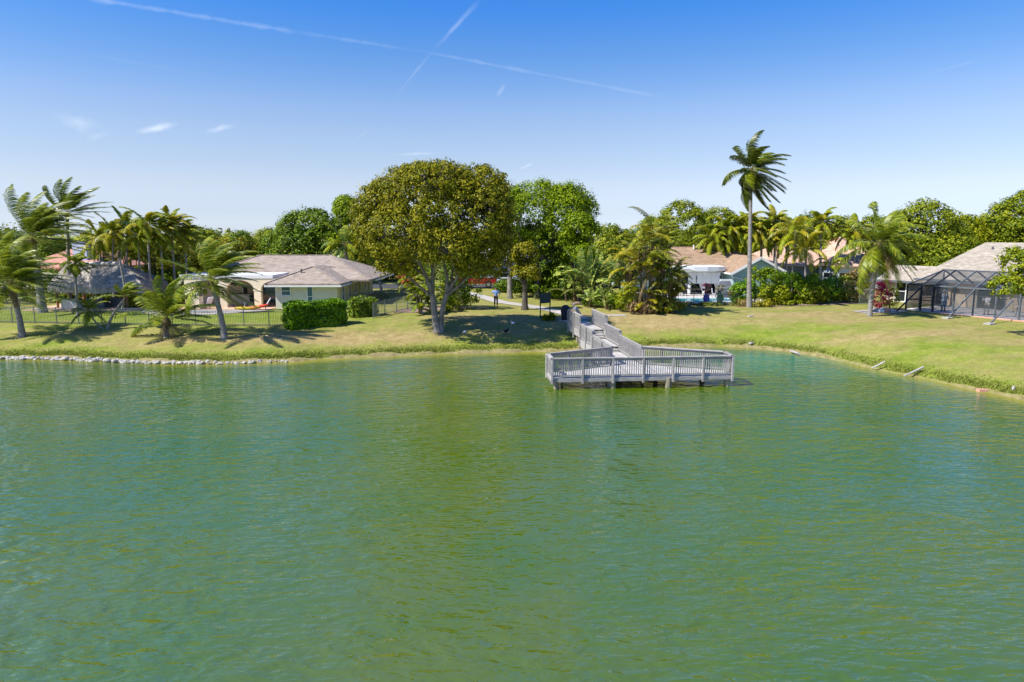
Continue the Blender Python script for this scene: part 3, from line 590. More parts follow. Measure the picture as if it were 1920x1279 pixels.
# ------------------------------------------------------------------ buildings
def slab(mb, a, b, c, d, th=.14, mi=0):              # thick sloping quad a b c (d)
    P = [Vector(x) for x in ((a, b, c) if d is None else (a, b, c, d))]; n = len(P); dn = Vector((0, 0, -th))
    mb.mesh(P + [p + dn for p in P], [tuple(range(n)), tuple(range(n, 2 * n))[::-1]] + [(i, n + i, n + (i + 1) % n, (i + 1) % n) for i in range(n)], mi)
class Frame:                                         # a plan frame: origin, u direction, v to its left (away)
    def __init__(s, o, u): s.o = Vector((o[0], o[1], 0)); s.u = Vector((u[0], u[1], 0)).normalized(); s.v = Vector((-s.u.y, s.u.x, 0))
    def __call__(s, u, v, z=0): p = s.o + s.u * u + s.v * v; return Vector((p.x, p.y, z))
    def ang(s): return math.atan2(s.u.y, s.u.x)
def hip(mb, F, u0, u1, v0, v1, ze, zr, hl, hr, axis='u', th=.16):
    """hip roof over a rectangle, ridge along u (or v); hl, hr = how far the ridge stops short at either end (0: gable)"""
    if axis == 'u':
        vm = (v0 + v1) / 2; A, B, C, D = F(u0, v0, ze), F(u1, v0, ze), F(u1, v1, ze), F(u0, v1, ze); R0, R1 = F(u0 + hl, vm, zr), F(u1 - hr, vm, zr)
        slab(mb, A, B, R1, R0, th); slab(mb, C, D, R0, R1, th)
        if hl > .05: slab(mb, D, A, R0, None, th)
        if hr > .05: slab(mb, B, C, R1, None, th)
    else:
        um = (u0 + u1) / 2; A, B, C, D = F(u0, v0, ze), F(u1, v0, ze), F(u1, v1, ze), F(u0, v1, ze); R0, R1 = F(um, v0 + hl, zr), F(um, v1 - hr, zr)
        slab(mb, B, C, R1, R0, th); slab(mb, D, A, R0, R1, th)
        if hl > .05: slab(mb, A, B, R0, None, th)
        if hr > .05: slab(mb, C, D, R1, None, th)
def fascia(mb, F, u0, u1, v0, v1, z, h=.18, t=.04, o=.005):
    for a, b in (((u0, v0), (u1, v0)), ((u1, v0), (u1, v1)), ((u1, v1), (u0, v1)), ((u0, v1), (u0, v0))):
        mb.bar(F(a[0], a[1], z - h / 2 - .03), F(b[0], b[1], z - h / 2 - .03), t + .02, h)
def ridgecap(F, pts, m, root, w=.28):
    mb = MB()
    for a, b in zip(pts, pts[1:]): mb.bar(Vector(a) + Vector((0, 0, .015)), Vector(b) + Vector((0, 0, .015)), w, .05)
    return mb.build('ridge_cap', m, root)
def wallrect(mb, F, u0, u1, v0, v1, z0, z1): mb.prism([F(u0, v0)[:2], F(u1, v0)[:2], F(u1, v1)[:2], F(u0, v1)[:2]], z0, z1)
def window(F, u, v, z, w, h, root, side='v', glass='glass', mullion=True, frame='white', name='window'):
    """window set 4 cm proud on the wall plane; side v: wall runs along u (faces -v); side u: wall runs along v (faces +u)"""
    f = MB(); g = MB(); T = .09
    def bx(mb, du, dz, sw, sh, out, th):
        if side == 'v': mb.bar(F(u + du - sw / 2, v - out, z + dz), F(u + du + sw / 2, v - out, z + dz), th, sh)
        else: mb.bar(F(u + out, v + du - sw / 2, z + dz), F(u + out, v + du + sw / 2, z + dz), th, sh)
    for dz in (-h / 2, h / 2): bx(f, 0, dz, w + T, T, .03, .08)
    for du in (-w / 2, w / 2): bx(f, du, 0, T, h - T, .03, .08)
    if mullion: bx(f, 0, 0, w - T, .05, .03, .07)
    o = f.build(name, M[frame], root); bx(g, 0, 0, w - T, h - T, .008, .03); g.build('pane', M[glass], o)
    sl = MB(); bx(sl, 0, -h / 2 - .09, w + .2, .06, .05, .14); sl.build('sill', M[frame], o)
    return o
# ================================================================== SCENE
W0 = Vector((0, 0, 0))
# ---- paved areas
road = strip('road', [(-60, 88), (-20, 86), (20, 86), (60, 90)], 6.5, M['asphalt'], .03)
PA = [G(868, 548), G(905, 557), G(940, 567), G(990, 574), G(1040, 583), G(1075, 592), G(1092, 600)]
strip('footpath', PA, 1.5, M['concrete'], .035)
# mulch beds
strip('mulch_bed', [G(745, 583), G(775, 583), G(815, 578), G(868, 575)], 3.0, M['mulch'], .03)
strip('mulch_bed', [G(1075, 568), G(1110, 570), G(1150, 577), G(1205, 585), G(1262, 582)], 2.0, M['mulch'], .03)
strip('mulch_bed', [G(1380, 574), G(1440, 573), G(1540, 571), G(1600, 568)], 1.6, M['mulch'], .03)
strip('mulch_bed', [G(1610, 586), G(1650, 584), G(1690, 583)], 1.8, M['concrete'], .03)

# ---- house with arched patio (left)
def house_left():
    zb, ze, zr = 1.4, 3.74, 5.92; base = Vector((-20, 63, zb)); root = thing('house', base, 'cream and pale grey house with brown grey hip roof and arched patio behind the hedge', 'house')
    F = Frame((0, 0), (1, 0)); ex = -14.95
    w = MB(); wallrect(w, F, -21.0, ex - .55, 60.5, 66, zb - .3, ze - .05); w.build('wing_wall', M['paleteal'], root)
    w = MB(); wallrect(w, F, -24.5, ex - .52, 66.05, 75.9, zb - .3, ze - .06); w.build('side_wall', M['yellowwall'], root)
    w = MB(); w.bar(F(ex - .53, 60.52, (zb + ze) / 2), F(ex - .53, 66.06, (zb + ze) / 2), .05, ze - zb - .1); w.build('side_wall', M['yellowwall'], root)
    w = MB(); wallrect(w, F, -30.4, -24.6, 65.6, 73.8, zb - .3, ze + .25); w.build('patio_wall', M['cream'], root)
    w = MB(); w.bar(F(-24.6, 65.55, (zb + 4.1) / 2), F(-20.98, 65.55, (zb + 4.1) / 2), .1, 4.1 - zb); w.build('patio_wall', M['cream'], root)
    # roofs
    r = MB(); hip(r, F, -30.9, -13.2, 63.6, 76.4, ze + .1, zr, 5.3, 5.3); r.build('main_roof', M['tanroof'], root)
    r = MB(); hip(r, F, -21.7, ex, 59.8, 70.2, ze, 5.09, 3.3, 0, 'v'); r.build('wing_roof', M['tanroof'], root)
    r = MB(); slab(r, F(-19.3, 66.6, 4.92), F(-17.2, 66.6, 4.92), F(-18.6, 68.7, 5.60), F(-19.3, 68.7, 5.60), .09)
    r.build('raised_roof_section', M['tanroof'], root)
    fs = MB(); fascia(fs, F, -21.7, ex, 59.82, 66, ze - .12, .15); fascia(fs, F, -30.9, -13.2, 66.2, 76.4, ze - .02, .15); fs.build('fascia', M['white'], root)
    ridgecap(F, [F(ex, 59.8, ze), F((-21.7 + ex) / 2, 63.1, 5.09), F(-21.7, 59.8, ze)], M['tanroof'], root)
    ridgecap(F, [F(-13.2, 63.6, ze + .1), F(-18.5, 70, zr), F(-25.6, 70, zr), F(-30.9, 63.6, ze + .1)], M['tanroof'], root)
    v = MB(); v.lathe(F(-19.0, 61.8, 4.55), [(.06, 0), (.06, .3), (.1, .3), (.1, .36)], 8); v.build('roof_vent', M['alu'], root)
    # flat patio roof with arched wall below
    r = MB(); r.prism([F(-29.6, 60.9)[:2], F(-21.3, 60.9)[:2], F(-21.3, 65.5)[:2], F(-30.0, 65.5)[:2]], 4.12, 4.42); r.build('patio_roof', M['white'], root)
    y = 61.15; cols = []
    for px, cw in ((357, .75), (421, .62), (485, .62), (538, .55)):
        x = at(px, 560, y).x; cols.append((x, cw)); c = MB(); c.box((x, y, (zb + 3.1) / 2), (cw, .45, 3.1 - zb)); c.box((x, y, 3.06), (cw + .1, .5, .1)); c.build('column', M['cream'], root)
    for i in range(len(cols) - 1):
        x0, x1 = cols[i][0], cols[i + 1][0]; a0 = x0 + cols[i][1] / 2; a1 = x1 - cols[i + 1][1] / 2; xm = (a0 + a1) / 2; ra = (a1 - a0) / 2; n = 12; mb = MB(); top = 4.11
        lo = [(xm - ra * math.cos(math.pi * k / n), 3.11 + min(.85, ra * .75) * math.sin(math.pi * k / n)) for k in range(n + 1)]
        for (xa, za), (xb, zb_) in zip(lo, lo[1:]):
            mb.mesh([(xa, y - .2, za), (xb, y - .2, zb_), (xb, y - .2, top), (xa, y - .2, top), (xa, y + .2, za), (xb, y + .2, zb_), (xb, y + .2, top), (xa, y + .2, top)], ((0, 1, 2, 3), (5, 4, 7, 6), (0, 4, 5, 1)))
        mb.build('arch', M['cream'], root)
    for x, cw in cols: mb = MB(); mb.box((x, y, 3.61), (cw, .398, 1.0)); mb.build('pier_head', M['cream'], root)
    # windows and doors
    def wx(px, yy): return at(px, 560, yy).x
    window(F, wx(537, 60.5), 60.5, 3.05, .82, .82, root)
    d = MB(); x = wx(582, 60.5); window(F, x, 60.5, 2.55, .5, 1.9, root, name='side_door')
    for yy, h, z in ((62.2, 1.5, 2.7), (64.9, 1.4, 2.85), (67.2, 1.2, 2.9), (69.9, .45, 3.25), (71.8, 1.0, 2.95)): window(F, ex - .5, yy, z, .7, h, root, 'u', 'glassdark', frame='white')
    for yy in (60.6, 69.0, 73.5): mb = MB(); mb.tube([F(ex - .43, yy, ze - .1), F(ex - .43, yy, zb)], .05, 6); mb.build('downpipe', M['yellowwall'], root)
    window(F, wx(377, 65.6), 65.6, 3.15, .6, .9, root, glass='glassdark', mullion=False, frame='alud'); window(F, wx(463, 65.5), 65.5, 2.5, 1.1, 2.1, root, glass='glassdark', frame='alud', name='patio_door') if False else None
    window(F, wx(517, 65.5) , 65.5, 2.5, 2.2, 2.1, root, glass='glass', frame='alud', name='sliding_door')
    return root
house_left()
patio = MB().prism([(-31.5, 58.9), (-21.2, 58.9), (-21.2, 65.6), (-31.5, 65.6)], 1.2, 1.52).build('patio', M['patio'], None, W0); patio['kind'] = 'structure'
pd = [G(345, 589), G(430, 590), G(505, 585), G(520, 580)]
deck = MB().prism([(-31.5, 56.2), (-24.6, 56.0), (-21.4, 58.2), (-21.2, 58.88), (-31.5, 58.88)], 1.2, 1.50).build('pool_surround', M['concrete'], None, W0); deck['kind'] = 'structure'
pool = MB(); pts = [(-30.9 + 0, 57.2)]; 
pl = [(-28.1 + 2.9 * math.cos(a), 57.5 + .85 * math.sin(a)) for a in np.linspace(0, 2 * math.pi, 25)[:-1]]
pth = thing('swimming_pool', (-28.1, 57.5, 1.5), 'pale blue swimming pool in front of the arched patio', 'pool')
MB().prism(pl, 1.45, 1.52).build('water_surface', M['poolpale'], pth)
mb = MB()
for i in range(24):
    a = Vector((*pl[i], 1.53)); b = Vector((*pl[(i + 1) % 24], 1.53)); mb.bar(a, b, .22, .07)
mb.build('coping', M['concrete'], pth)

def kayak(p0, p1, label):
    a, b = Vector(p0), Vector(p1); ln = (b - a).length; root = thing('kayak', (a + b) / 2, label, 'kayak'); d = (b - a).normalized(); s = Vector((-d.y, d.x, 0)); mb = MB(); n = 14; rings = []
    for i in range(n + 1):
        t = i / n; w = .4 * math.sin(math.pi * (.03 + .94 * t)) ** .6; c = a.lerp(b, t) + Vector((0, 0, .18 + .14 * (2 * t - 1) ** 2)); rings.append([c + s * w * math.cos(q) + Vector((0, 0, .17 * math.sin(q) * (.4 + .6 * math.sin(math.pi * t)))) for q in np.linspace(0, 2 * math.pi, 11)[:-1]])
    for i in range(n):
        for j in range(10): mb.face([rings[i][j], rings[i][(j + 1) % 10], rings[i + 1][(j + 1) % 10], rings[i + 1][j]], 0 if i < 6 else (1 if i < 10 else 2), True)
    mb.build('hull', [M['yellowk'], M['orangek'], M['redk']], root)
    c = a.lerp(b, .42) + Vector((0, 0, .33)); st = MB(); st.box(c, (.5, .38, .06), math.atan2(d.y, d.x)); st.box(c - d * .28 + Vector((0, 0, .16)), (.07, .36, .34), math.atan2(d.y, d.x)); st.build('seat', M['blackgrill'], root)
M['yellowk'] = mat('yellow_plastic', (.62, .42, .03), (.70, .5, .05), 2, .4); M['orangek'] = mat('orange_plastic', (.7, .28, .05), (.75, .33, .08), 2, .4); M['redk'] = mat('red_plastic', (.65, .06, .03), (.7, .09, .04), 2, .4)
kayak(at(440, 584.5, 57.0).to_3d() * 1, at(503, 578, 58.4), 'yellow to red kayak lying on the pool surround of the arched patio')
def lounger(p, rz, label, back=.9):
    root = thing('sun_lounger', p, label, 'sun lounger', 'white sun loungers on the arched patio'); R = Matrix.Rotation(rz, 3, 'Z'); T = lambda x, y, z: p + R @ Vector((x, y, z))
    s = MB(); s.bar(T(0, 0, .32), T(1.25, 0, .32), .6, .06); s.build('seat', M['whitecloth'], root)
    s = MB(); s.bar(T(0, 0, .34), T(-.62 * math.cos(back), 0, .34 + .8 * math.sin(back)), .6, .06); s.build('backrest', M['whitecloth'], root)
    for x in (.05, 1.15):
        for y in (-.26, .26): MB().bar(T(x, y, 0), T(x, y, .3), .05, .05).build('leg', M['alu'], root)
lounger(Vector((at(500, 575, 59.5).x, 59.4, 1.52)), math.radians(200), 'white lounger with raised back beside the kayak')
lounger(Vector((at(392, 575, 60.2).x - .1, 60.3, 1.52)), math.radians(160), 'white lounger with raised back behind the leaning palm trunk', .95)
def simple_table(name, p, sx, sy, h, label, cat, topm, legm, rz=0, group=None):
    root = thing(name, p, label, cat, group); MB().box(p + Vector((0, 0, h)), (sx, sy, .06), rz).build('table_top', topm, root)
    for x in (-1, 1):
        for y in (-1, 1): MB().box(p + Vector((x * (sx / 2 - .08), y * (sy / 2 - .08), h / 2)), (.06, .06, h - .06), 0).build('leg', legm, root)
    return root
def chair(p, rz, label, m='wicker', group=None, s=1.0):
    root = thing('patio_chair', p, label, 'chair', group); R = Matrix.Rotation(rz, 3, 'Z'); T = lambda x, y, z: p + R @ Vector((x, y, z)) * s
    MB().box(T(0, 0, .42), (.5 * s, .5 * s, .07), rz).build('seat', M[m], root); MB().bar(T(0, .24, .45), T(0, .30, .95), .5 * s, .05).build('backrest', M[m], root)
    for x in (-.22, .22):
        for y in (-.22, .22): MB().bar(T(x, y, 0), T(x, y, .39), .04, .04).build('leg', M[m], root)
    return root
fz = 1.52
chair(Vector((at(437, 575, 62.6).x, 62.6, fz)), math.pi, 'light patio chair in front of the outdoor counter', 'curtain')
chair(Vector((at(478, 575, 62.0).x, 62.0, fz)), math.radians(70), 'dark reclining patio chair beside the second arch pier', 'alud', s=1.1)
chair(Vector((at(497, 575, 63).x, 63.6, fz)), math.radians(180), 'brown wicker chair by the sliding glass door')
c = thing('outdoor_counter', (at(447, 570, 64.6).x, 64.6, fz), 'pale outdoor kitchen counter with dark worktop against the patio wall', 'counter'); cx = c.location.x
MB().box((cx, 64.6, fz + .45), (3.0, .7, .9)).build('cabinet', M['paleteal'], c); MB().box((cx, 64.6, fz + .925), (3.1, .78, .05)).build('worktop', M['alud'], c); MB().box((cx + 1.55, 64.62, fz + .45), (.08, .72, .9)).build('side_panel', M['wood'], c)
k = thing('coffee_maker', (cx + .7, 64.5, fz + .95), 'tall black appliance standing on the outdoor counter', 'appliance'); MB().box((cx + .7, 64.5, fz + 1.28), (.42, .35, .66)).build('body', M['alud'], k); MB().box((cx + .58, 64.31, fz + 1.3), (.12, .03, .5)).build('door', M['paleteal'], k)
l = thing('pendant_lamp', (at(441, 536, 62.3).x, 62.3, 3.5), 'dark round pendant lamp hanging in the middle arch', 'lamp'); lp = Vector(l.location)
MB().lathe(lp, [(.42, 0), (.46, .06), (.46, .1)], 14).build('lower_ring', M['alud'], l); MB().lathe(lp + Vector((0, 0, .3)), [(.46, 0), (.46, .06), (.42, .1)], 14).build('upper_ring', M['alud'], l); MB().tube([lp + Vector((0, 0, .1)), lp + Vector((0, 0, .62))], .03, 6).build('stem', M['alud'], l); MB().ball(lp + Vector((0, 0, -.08)), .09, 8).build('finial', M['alud'], l)
bq = thing('barbecue_island', (at(372, 570, 60.2).x, 59.9, fz), 'cream stucco barbecue island with steel hood left of the palm trunk', 'barbecue'); bp_ = Vector(bq.location)
MB().box(bp_ + Vector((-.1, 0, .55)), (1.0, .8, 1.1)).build('base', M['cream'], bq); m_ = MB(); m_.tube([bp_ + Vector((-.35, 0, 1.2)), bp_ + Vector((.35, 0, 1.2))], .33, 12); m_.build('hood', M['chrome'], bq)

# ---- hedge and shrubs near that house
def hedge(name, F, u0, u1, v0, v1, z0, z1, label, n, size=.17, m='hedge', seed=3):
    root = thing(name, F((u0 + u1) / 2, (v0 + v1) / 2, z0), label, 'hedge'); r = np.random.default_rng(seed); P = []; Nn = []; ar = [(u1 - u0) * (z1 - z0), (v1 - v0) * (z1 - z0), (u1 - u0) * (v1 - v0)]; A = np.array([ar[0], ar[0], ar[1], ar[1], ar[2] * 1.3]); cnt = (A / A.sum() * n).astype(int); V = []
    for f in range(5):
        k = cnt[f]; u = r.uniform(u0, u1, k); v = r.uniform(v0, v1, k); z = r.uniform(z0, z1, k); nn = np.zeros((k, 3))
        if f == 0: v[:] = v0; nn[:, 1] = -1
        if f == 1: v[:] = v1; nn[:, 1] = 1
        if f == 2: u[:] = u0; nn[:, 0] = -1
        if f == 3: u[:] = u1; nn[:, 0] = 1
        if f == 4: z[:] = z1; nn[:, 2] = 1
        bump = .16 * np.sin(u * 2.3 + z * 3) * np.cos(v * 2.9 + z * 2.1) + r.normal(0, .07, k); q = np.stack([u, v, z], 1) + nn * bump[:, None]
        w = np.stack([F.o.x + F.u.x * q[:, 0] + F.v.x * q[:, 1], F.o.y + F.u.y * q[:, 0] + F.v.y * q[:, 1], q[:, 2]], 1)
        nw = np.stack([F.u.x * nn[:, 0] + F.v.x * nn[:, 1], F.u.y * nn[:, 0] + F.v.y * nn[:, 1], nn[:, 2]], 1); V.append(leafquads(w, nrmz(nw + unit(k, r) * .75), size, .6, r))
    quads('foliage', np.concatenate(V), M[m], root)
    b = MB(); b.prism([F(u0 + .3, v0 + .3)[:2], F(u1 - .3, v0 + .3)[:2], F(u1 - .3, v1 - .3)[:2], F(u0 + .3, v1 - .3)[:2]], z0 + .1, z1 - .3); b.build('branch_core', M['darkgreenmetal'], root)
    return root
h0 = G(545, 620); h1 = G(655, 609); Fh = Frame((h0.x, h0.y), (h1.x - h0.x, h1.y - h0.y)); hl = (h1 - h0).length
hedge('hedge', Fh, 0, hl - .1, .2, 1.6, 1.1, 2.98, 'bright green clipped box hedge in front of the pale house wing', 15000)
h2 = G(668, 597); hedge('hedge', Frame((h2.x - .2, h2.y + .2), (.82, .57)), 0, 2.0, 0, 1.3, 1.2, 2.75, 'shorter darker hedge behind the right end of the clipped hedge', 5000, m='shrub', seed=9)

# ---- picket fences
def fence(pts, hgt, label, m, pitch=.11, post=1.83, name='metal_fence', pickets=True, single=260, pw=.018):
    root = thing(name, pts[0], label, 'fence'); poly = [Vector(p) for p in pts]; S = [0]
    for a, b in zip(poly, poly[1:]): S.append(S[-1] + math.hypot(b.x - a.x, b.y - a.y))
    def P(s):
        for i in range(len(poly) - 1):
            if s <= S[i + 1] + 1e-6: t = (s - S[i]) / (S[i + 1] - S[i]); a, b = poly[i], poly[i + 1]; x, y = a.x + (b.x - a.x) * t, a.y + (b.y - a.y) * t; return Vector((x, y, gz(x, y)))
        return poly[-1]
    tot = S[-1]; n = max(1, int(tot / post)); me = MB().box((0, 0, hgt / 2), (.06, .06, hgt + .05)); o = me.build('post', m, None, W0); pm = o.data; bpy.data.objects.remove(o)
    pk = MB().box((0, 0, hgt / 2 - .02), (pw, pw, hgt - .1)); o = pk.build('picket', m, None, W0); km = o.data; bpy.data.objects.remove(o); rl = Vector(root.location); prev = None; cnt = 0; extra = MB()
    for i in range(n + 1):
        p = P(tot * i / n); link('post', pm, root, p - rl)
        if prev is not None:
            for z in (.12, hgt - .18, hgt - .03): MB().bar(prev + Vector((0, 0, z)), p + Vector((0, 0, z)), .035, .035).build('rail', m, root)
            L_ = (p - prev).length; k = int(L_ / pitch)
            for j in range(1, k):
                q = prev.lerp(p, j / k)
                if cnt < single: link('picket', km, root, q - rl); cnt += 1
                else: extra.box(q + Vector((0, 0, hgt / 2 - .02)), (pw, pw, hgt - .1))
        prev = p
    if extra.v: tag(extra.build('picket_run', m, root), kind='stuff')
    return root
fence([G(-60, 604), G(60, 606), G(150, 608), G(290, 610), G(430, 612), G(552, 612)], 1.25, 'long dark metal picket fence along the left lawn in front of the arched patio', M['greymetal'], .12, single=290)
fence([G(700, 597), G(716, 592), G(745, 585), G(775, 578), G(800, 572)], 1.25, 'metal picket fence right of the hedge beside the straw coloured wall', M['greymetal'], .12)
fence([G(-60, 583), G(0, 581), G(72, 571)], 1.3, 'second picket fence behind the leftmost palm trunk', M['greymetal'], .13)
fence([Vector((-14.3, 60.2, 1.5)), Vector((-13.2, 62.6, 1.5)), Vector((-11.6, 66, 1.5)), Vector((-9.8, 70.5, 1.5))], 1.3, 'dark fence running back along the straw coloured side wall', M['darkmetal'], .13)

# ---- thatched hut
def hut():
    zb = 1.45; root = thing('thatched_hut', at(180, 575, 63).xy.to_3d() + Vector((0, 0, zb)), 'grey thatched open hut with scalloped ridge behind the left fence', 'hut')
    Y0, Y1 = 60.2, 65.0; ze, zr = 3.35, 5.35; x0 = at(90, 548, Y0).x; x1 = at(266, 545, Y0).x; ym = (Y0 + Y1) / 2; rx0 = at(128, 500, ym).x; rx1 = at(222, 498, ym).x
    mb = MB(); n = 14
    def ring(t):          # convex thatch profile from eave to ridge
        k = 1 - (1 - t) ** 1.0; z = ze + (zr - ze) * (t ** .82); a = x0 + (rx0 - x0) * t ** 1.25; b = x1 + (rx1 - x1) * t ** 1.25; c = Y0 + (ym - Y0) * t; d = Y1 + (ym - Y1) * t; out = []
        for (p, q), (r, s) in zip(((a, c), (b, c), (b, d), (a, d)), ((b, c), (b, d), (a, d), (a, c))):
            for j in range(10): u = j / 10; out.append((p + (r - p) * u, q + (s - q) * u, z + .05 * math.sin(j * 2.1 + t * 9)))
        return out
    R = [ring(i / n) for i in range(n + 1)]
    lowr = [(x + (.1 if x > (x0 + x1) / 2 else -.1) * 0, y, z - .45 - .06 * math.sin(x * 9)) for x, y, z in R[0]]
    R = [lowr] + R
    for r0, r1 in zip(R, R[1:]):
        for j in range(40): mb.face([r0[j], r0[(j + 1) % 40], r1[(j + 1) % 40], r1[j]], 0, True)
    mb.build('thatch_roof', M['thatch'], root)
    # loose strands on the roof and at the eave
    r = np.random.default_rng(4); V = []
    for rr0, rr1, k in [(R[i], R[i + 1], 420) for i in range(len(R) - 1)]:
        for _ in range(k):
            j = r.integers(40); a = Vector(rr0[j]).lerp(Vector(rr0[(j + 1) % 40]), r.random()); b = Vector(rr1[j]).lerp(Vector(rr1[(j + 1) % 40]), r.random()); p = a.lerp(b, r.random()); dn = (a - b); dn.normalize(); e = Vector(rr0[(j + 1) % 40]) - Vector(rr0[j]); e.normalize(); nn = e.cross(-dn); 
            if nn.z < 0: nn = -nn
            l = r.uniform(.15, .4); w = r.uniform(.02, .05); p = p + nn * r.uniform(.01, .07); q = p + dn * l + nn * r.uniform(-.02, .05) + e * r.uniform(-.08, .08); V.append([p - e * w, p + e * w, q + e * w * .4, q - e * w * .4])
    o = quads('thatch_strands', [[list(x) for x in v] for v in V], M['thatchfr'], root); o['kind'] = 'stuff'
    for i in range(9): # scalloped ridge
        t = (i + .5) / 9; x = rx0 + (rx1 - rx0) * t; m2 = MB(); m2.ball((x, ym, zr + .0), .30, 8, 0, (1.1, 1.6, .75)); m2.build('ridge_scallop', M['ridgethatch'], root)
    for px in (100, 165, 232, 262):
        for yy in (Y0 + .5, Y1 - .5): x = at(px, 560, Y0).x * (1 if yy < 62 else 1.0); MB().tube([(x, yy, zb - .1), (x + .03, yy, ze)], .1, 8).build('post', M['wood'], root)
    for (u, v) in (((x0 + .4, Y0 + .5), (x1 - .4, Y0 + .5)), ((x0 + .4, Y1 - .5), (x1 - .4, Y1 - .5)), ((x0 + .4, Y0 + .5), (x0 + .4, Y1 - .5)), ((x1 - .4, Y0 + .5), (x1 - .4, Y1 - .5))): MB().bar((*u, ze - .1), (*v, ze - .1), .12, .14).build('beam', M['wood'], root)
    return root
hut()
hp = MB().prism([(-42.5, 58.9), (-33, 58.9), (-33, 67), (-42.5, 67)], 1.2, 1.5).build('hut_floor', M['patio'], None, W0); hp['kind'] = 'structure'
def sofa(p, w, label, m='wicker', group=None, rz=0):
    root = thing('patio_sofa', p, label, 'sofa', group); R = Matrix.Rotation(rz, 3, 'Z'); T = lambda x, y, z: p + R @ Vector((x, y, z))
    MB().box(T(0, 0, .22), (w, .8, .4), rz).build('base', M[m], root); MB().box(T(0, .34, .6), (w, .14, .5), rz).build('backrest', M[m], root)
    for s in (-1, 1): MB().box(T(s * (w / 2 + .06), 0, .35), (.12, .84, .62), rz).build('armrest', M[m], root)
    MB().box(T(0, -.04, .48), (w - .04, .66, .12), rz).build('cushion', M['khaki'], root)
sofa(Vector((at(135, 575, 60).x, 60.0, 1.5)), 1.1, 'pale patio armchair at the left end under the thatched hut', 'curtain', rz=math.pi)
sofa(Vector((at(178, 575, 61).x, 61.4, 1.5)), 1.5, 'dark patio sofa in the middle under the thatched hut', 'alu', rz=math.pi)
sofa(Vector((at(212, 575, 61).x, 62.2, 1.5)), 1.3, 'dark patio armchair right of the sofa under the hut', 'blackgrill', rz=math.pi * .9)
simple_table('patio_table', Vector((at(158, 575, 61).x, 60.8, 1.5)), 1.0, .7, .5, 'low dark table between the seats under the thatched hut', 'table', M['alud'], M['alud'])

# ---- red roofed house far left
def house_red():
    F = Frame((0, 0), (1, 0)); Y = 78; zb = 1.5; xa = at(40, 500, Y).x; xb = at(190, 500, Y).x; root = thing('house', (at(120, 500, Y).x, Y, zb), 'house with red tile roof and pale chimney behind the thatched hut', 'house')
    w = MB(); wallrect(w, F, xa, xb, Y, Y + 9, zb, 4.3); w.build('wall', M['cream'], root); r = MB(); hip(r, F, xa - .5, xb + .5, Y - .6, Y + 9.6, 4.3, 6.5, 4.2, 4.2); r.build('roof', M['redtile'], root)
    c = MB(); cx = at(152, 460, Y + 1.5).x; c.box((cx, Y + 1.6, 6.0), (1.6, 1.0, 2.2)); c.box((cx, Y + 1.6, 7.12), (1.75, 1.15, .12)); c.build('chimney', M['bluewall'], root)
    e = MB(); ex_ = at(121, 499, 74).x; e.prism([(ex_ - 1.4, 75), (ex_ + 1.4, 75), (ex_ + 1.4, 77.9), (ex_ - 1.4, 77.9)], zb, 4.1); e.build('entry_wall', M['cream'], root); r = MB(); hip(r, F, ex_ - 1.8, ex_ + 1.8, 74.6, 78.2, 4.1, 4.9, 0, 0, 'v'); r.build('entry_roof', M['redtile'], root)
    window(F, ex_, 75, 2.9, 1.2, 1.3, root, glass='glassdark')
house_red()

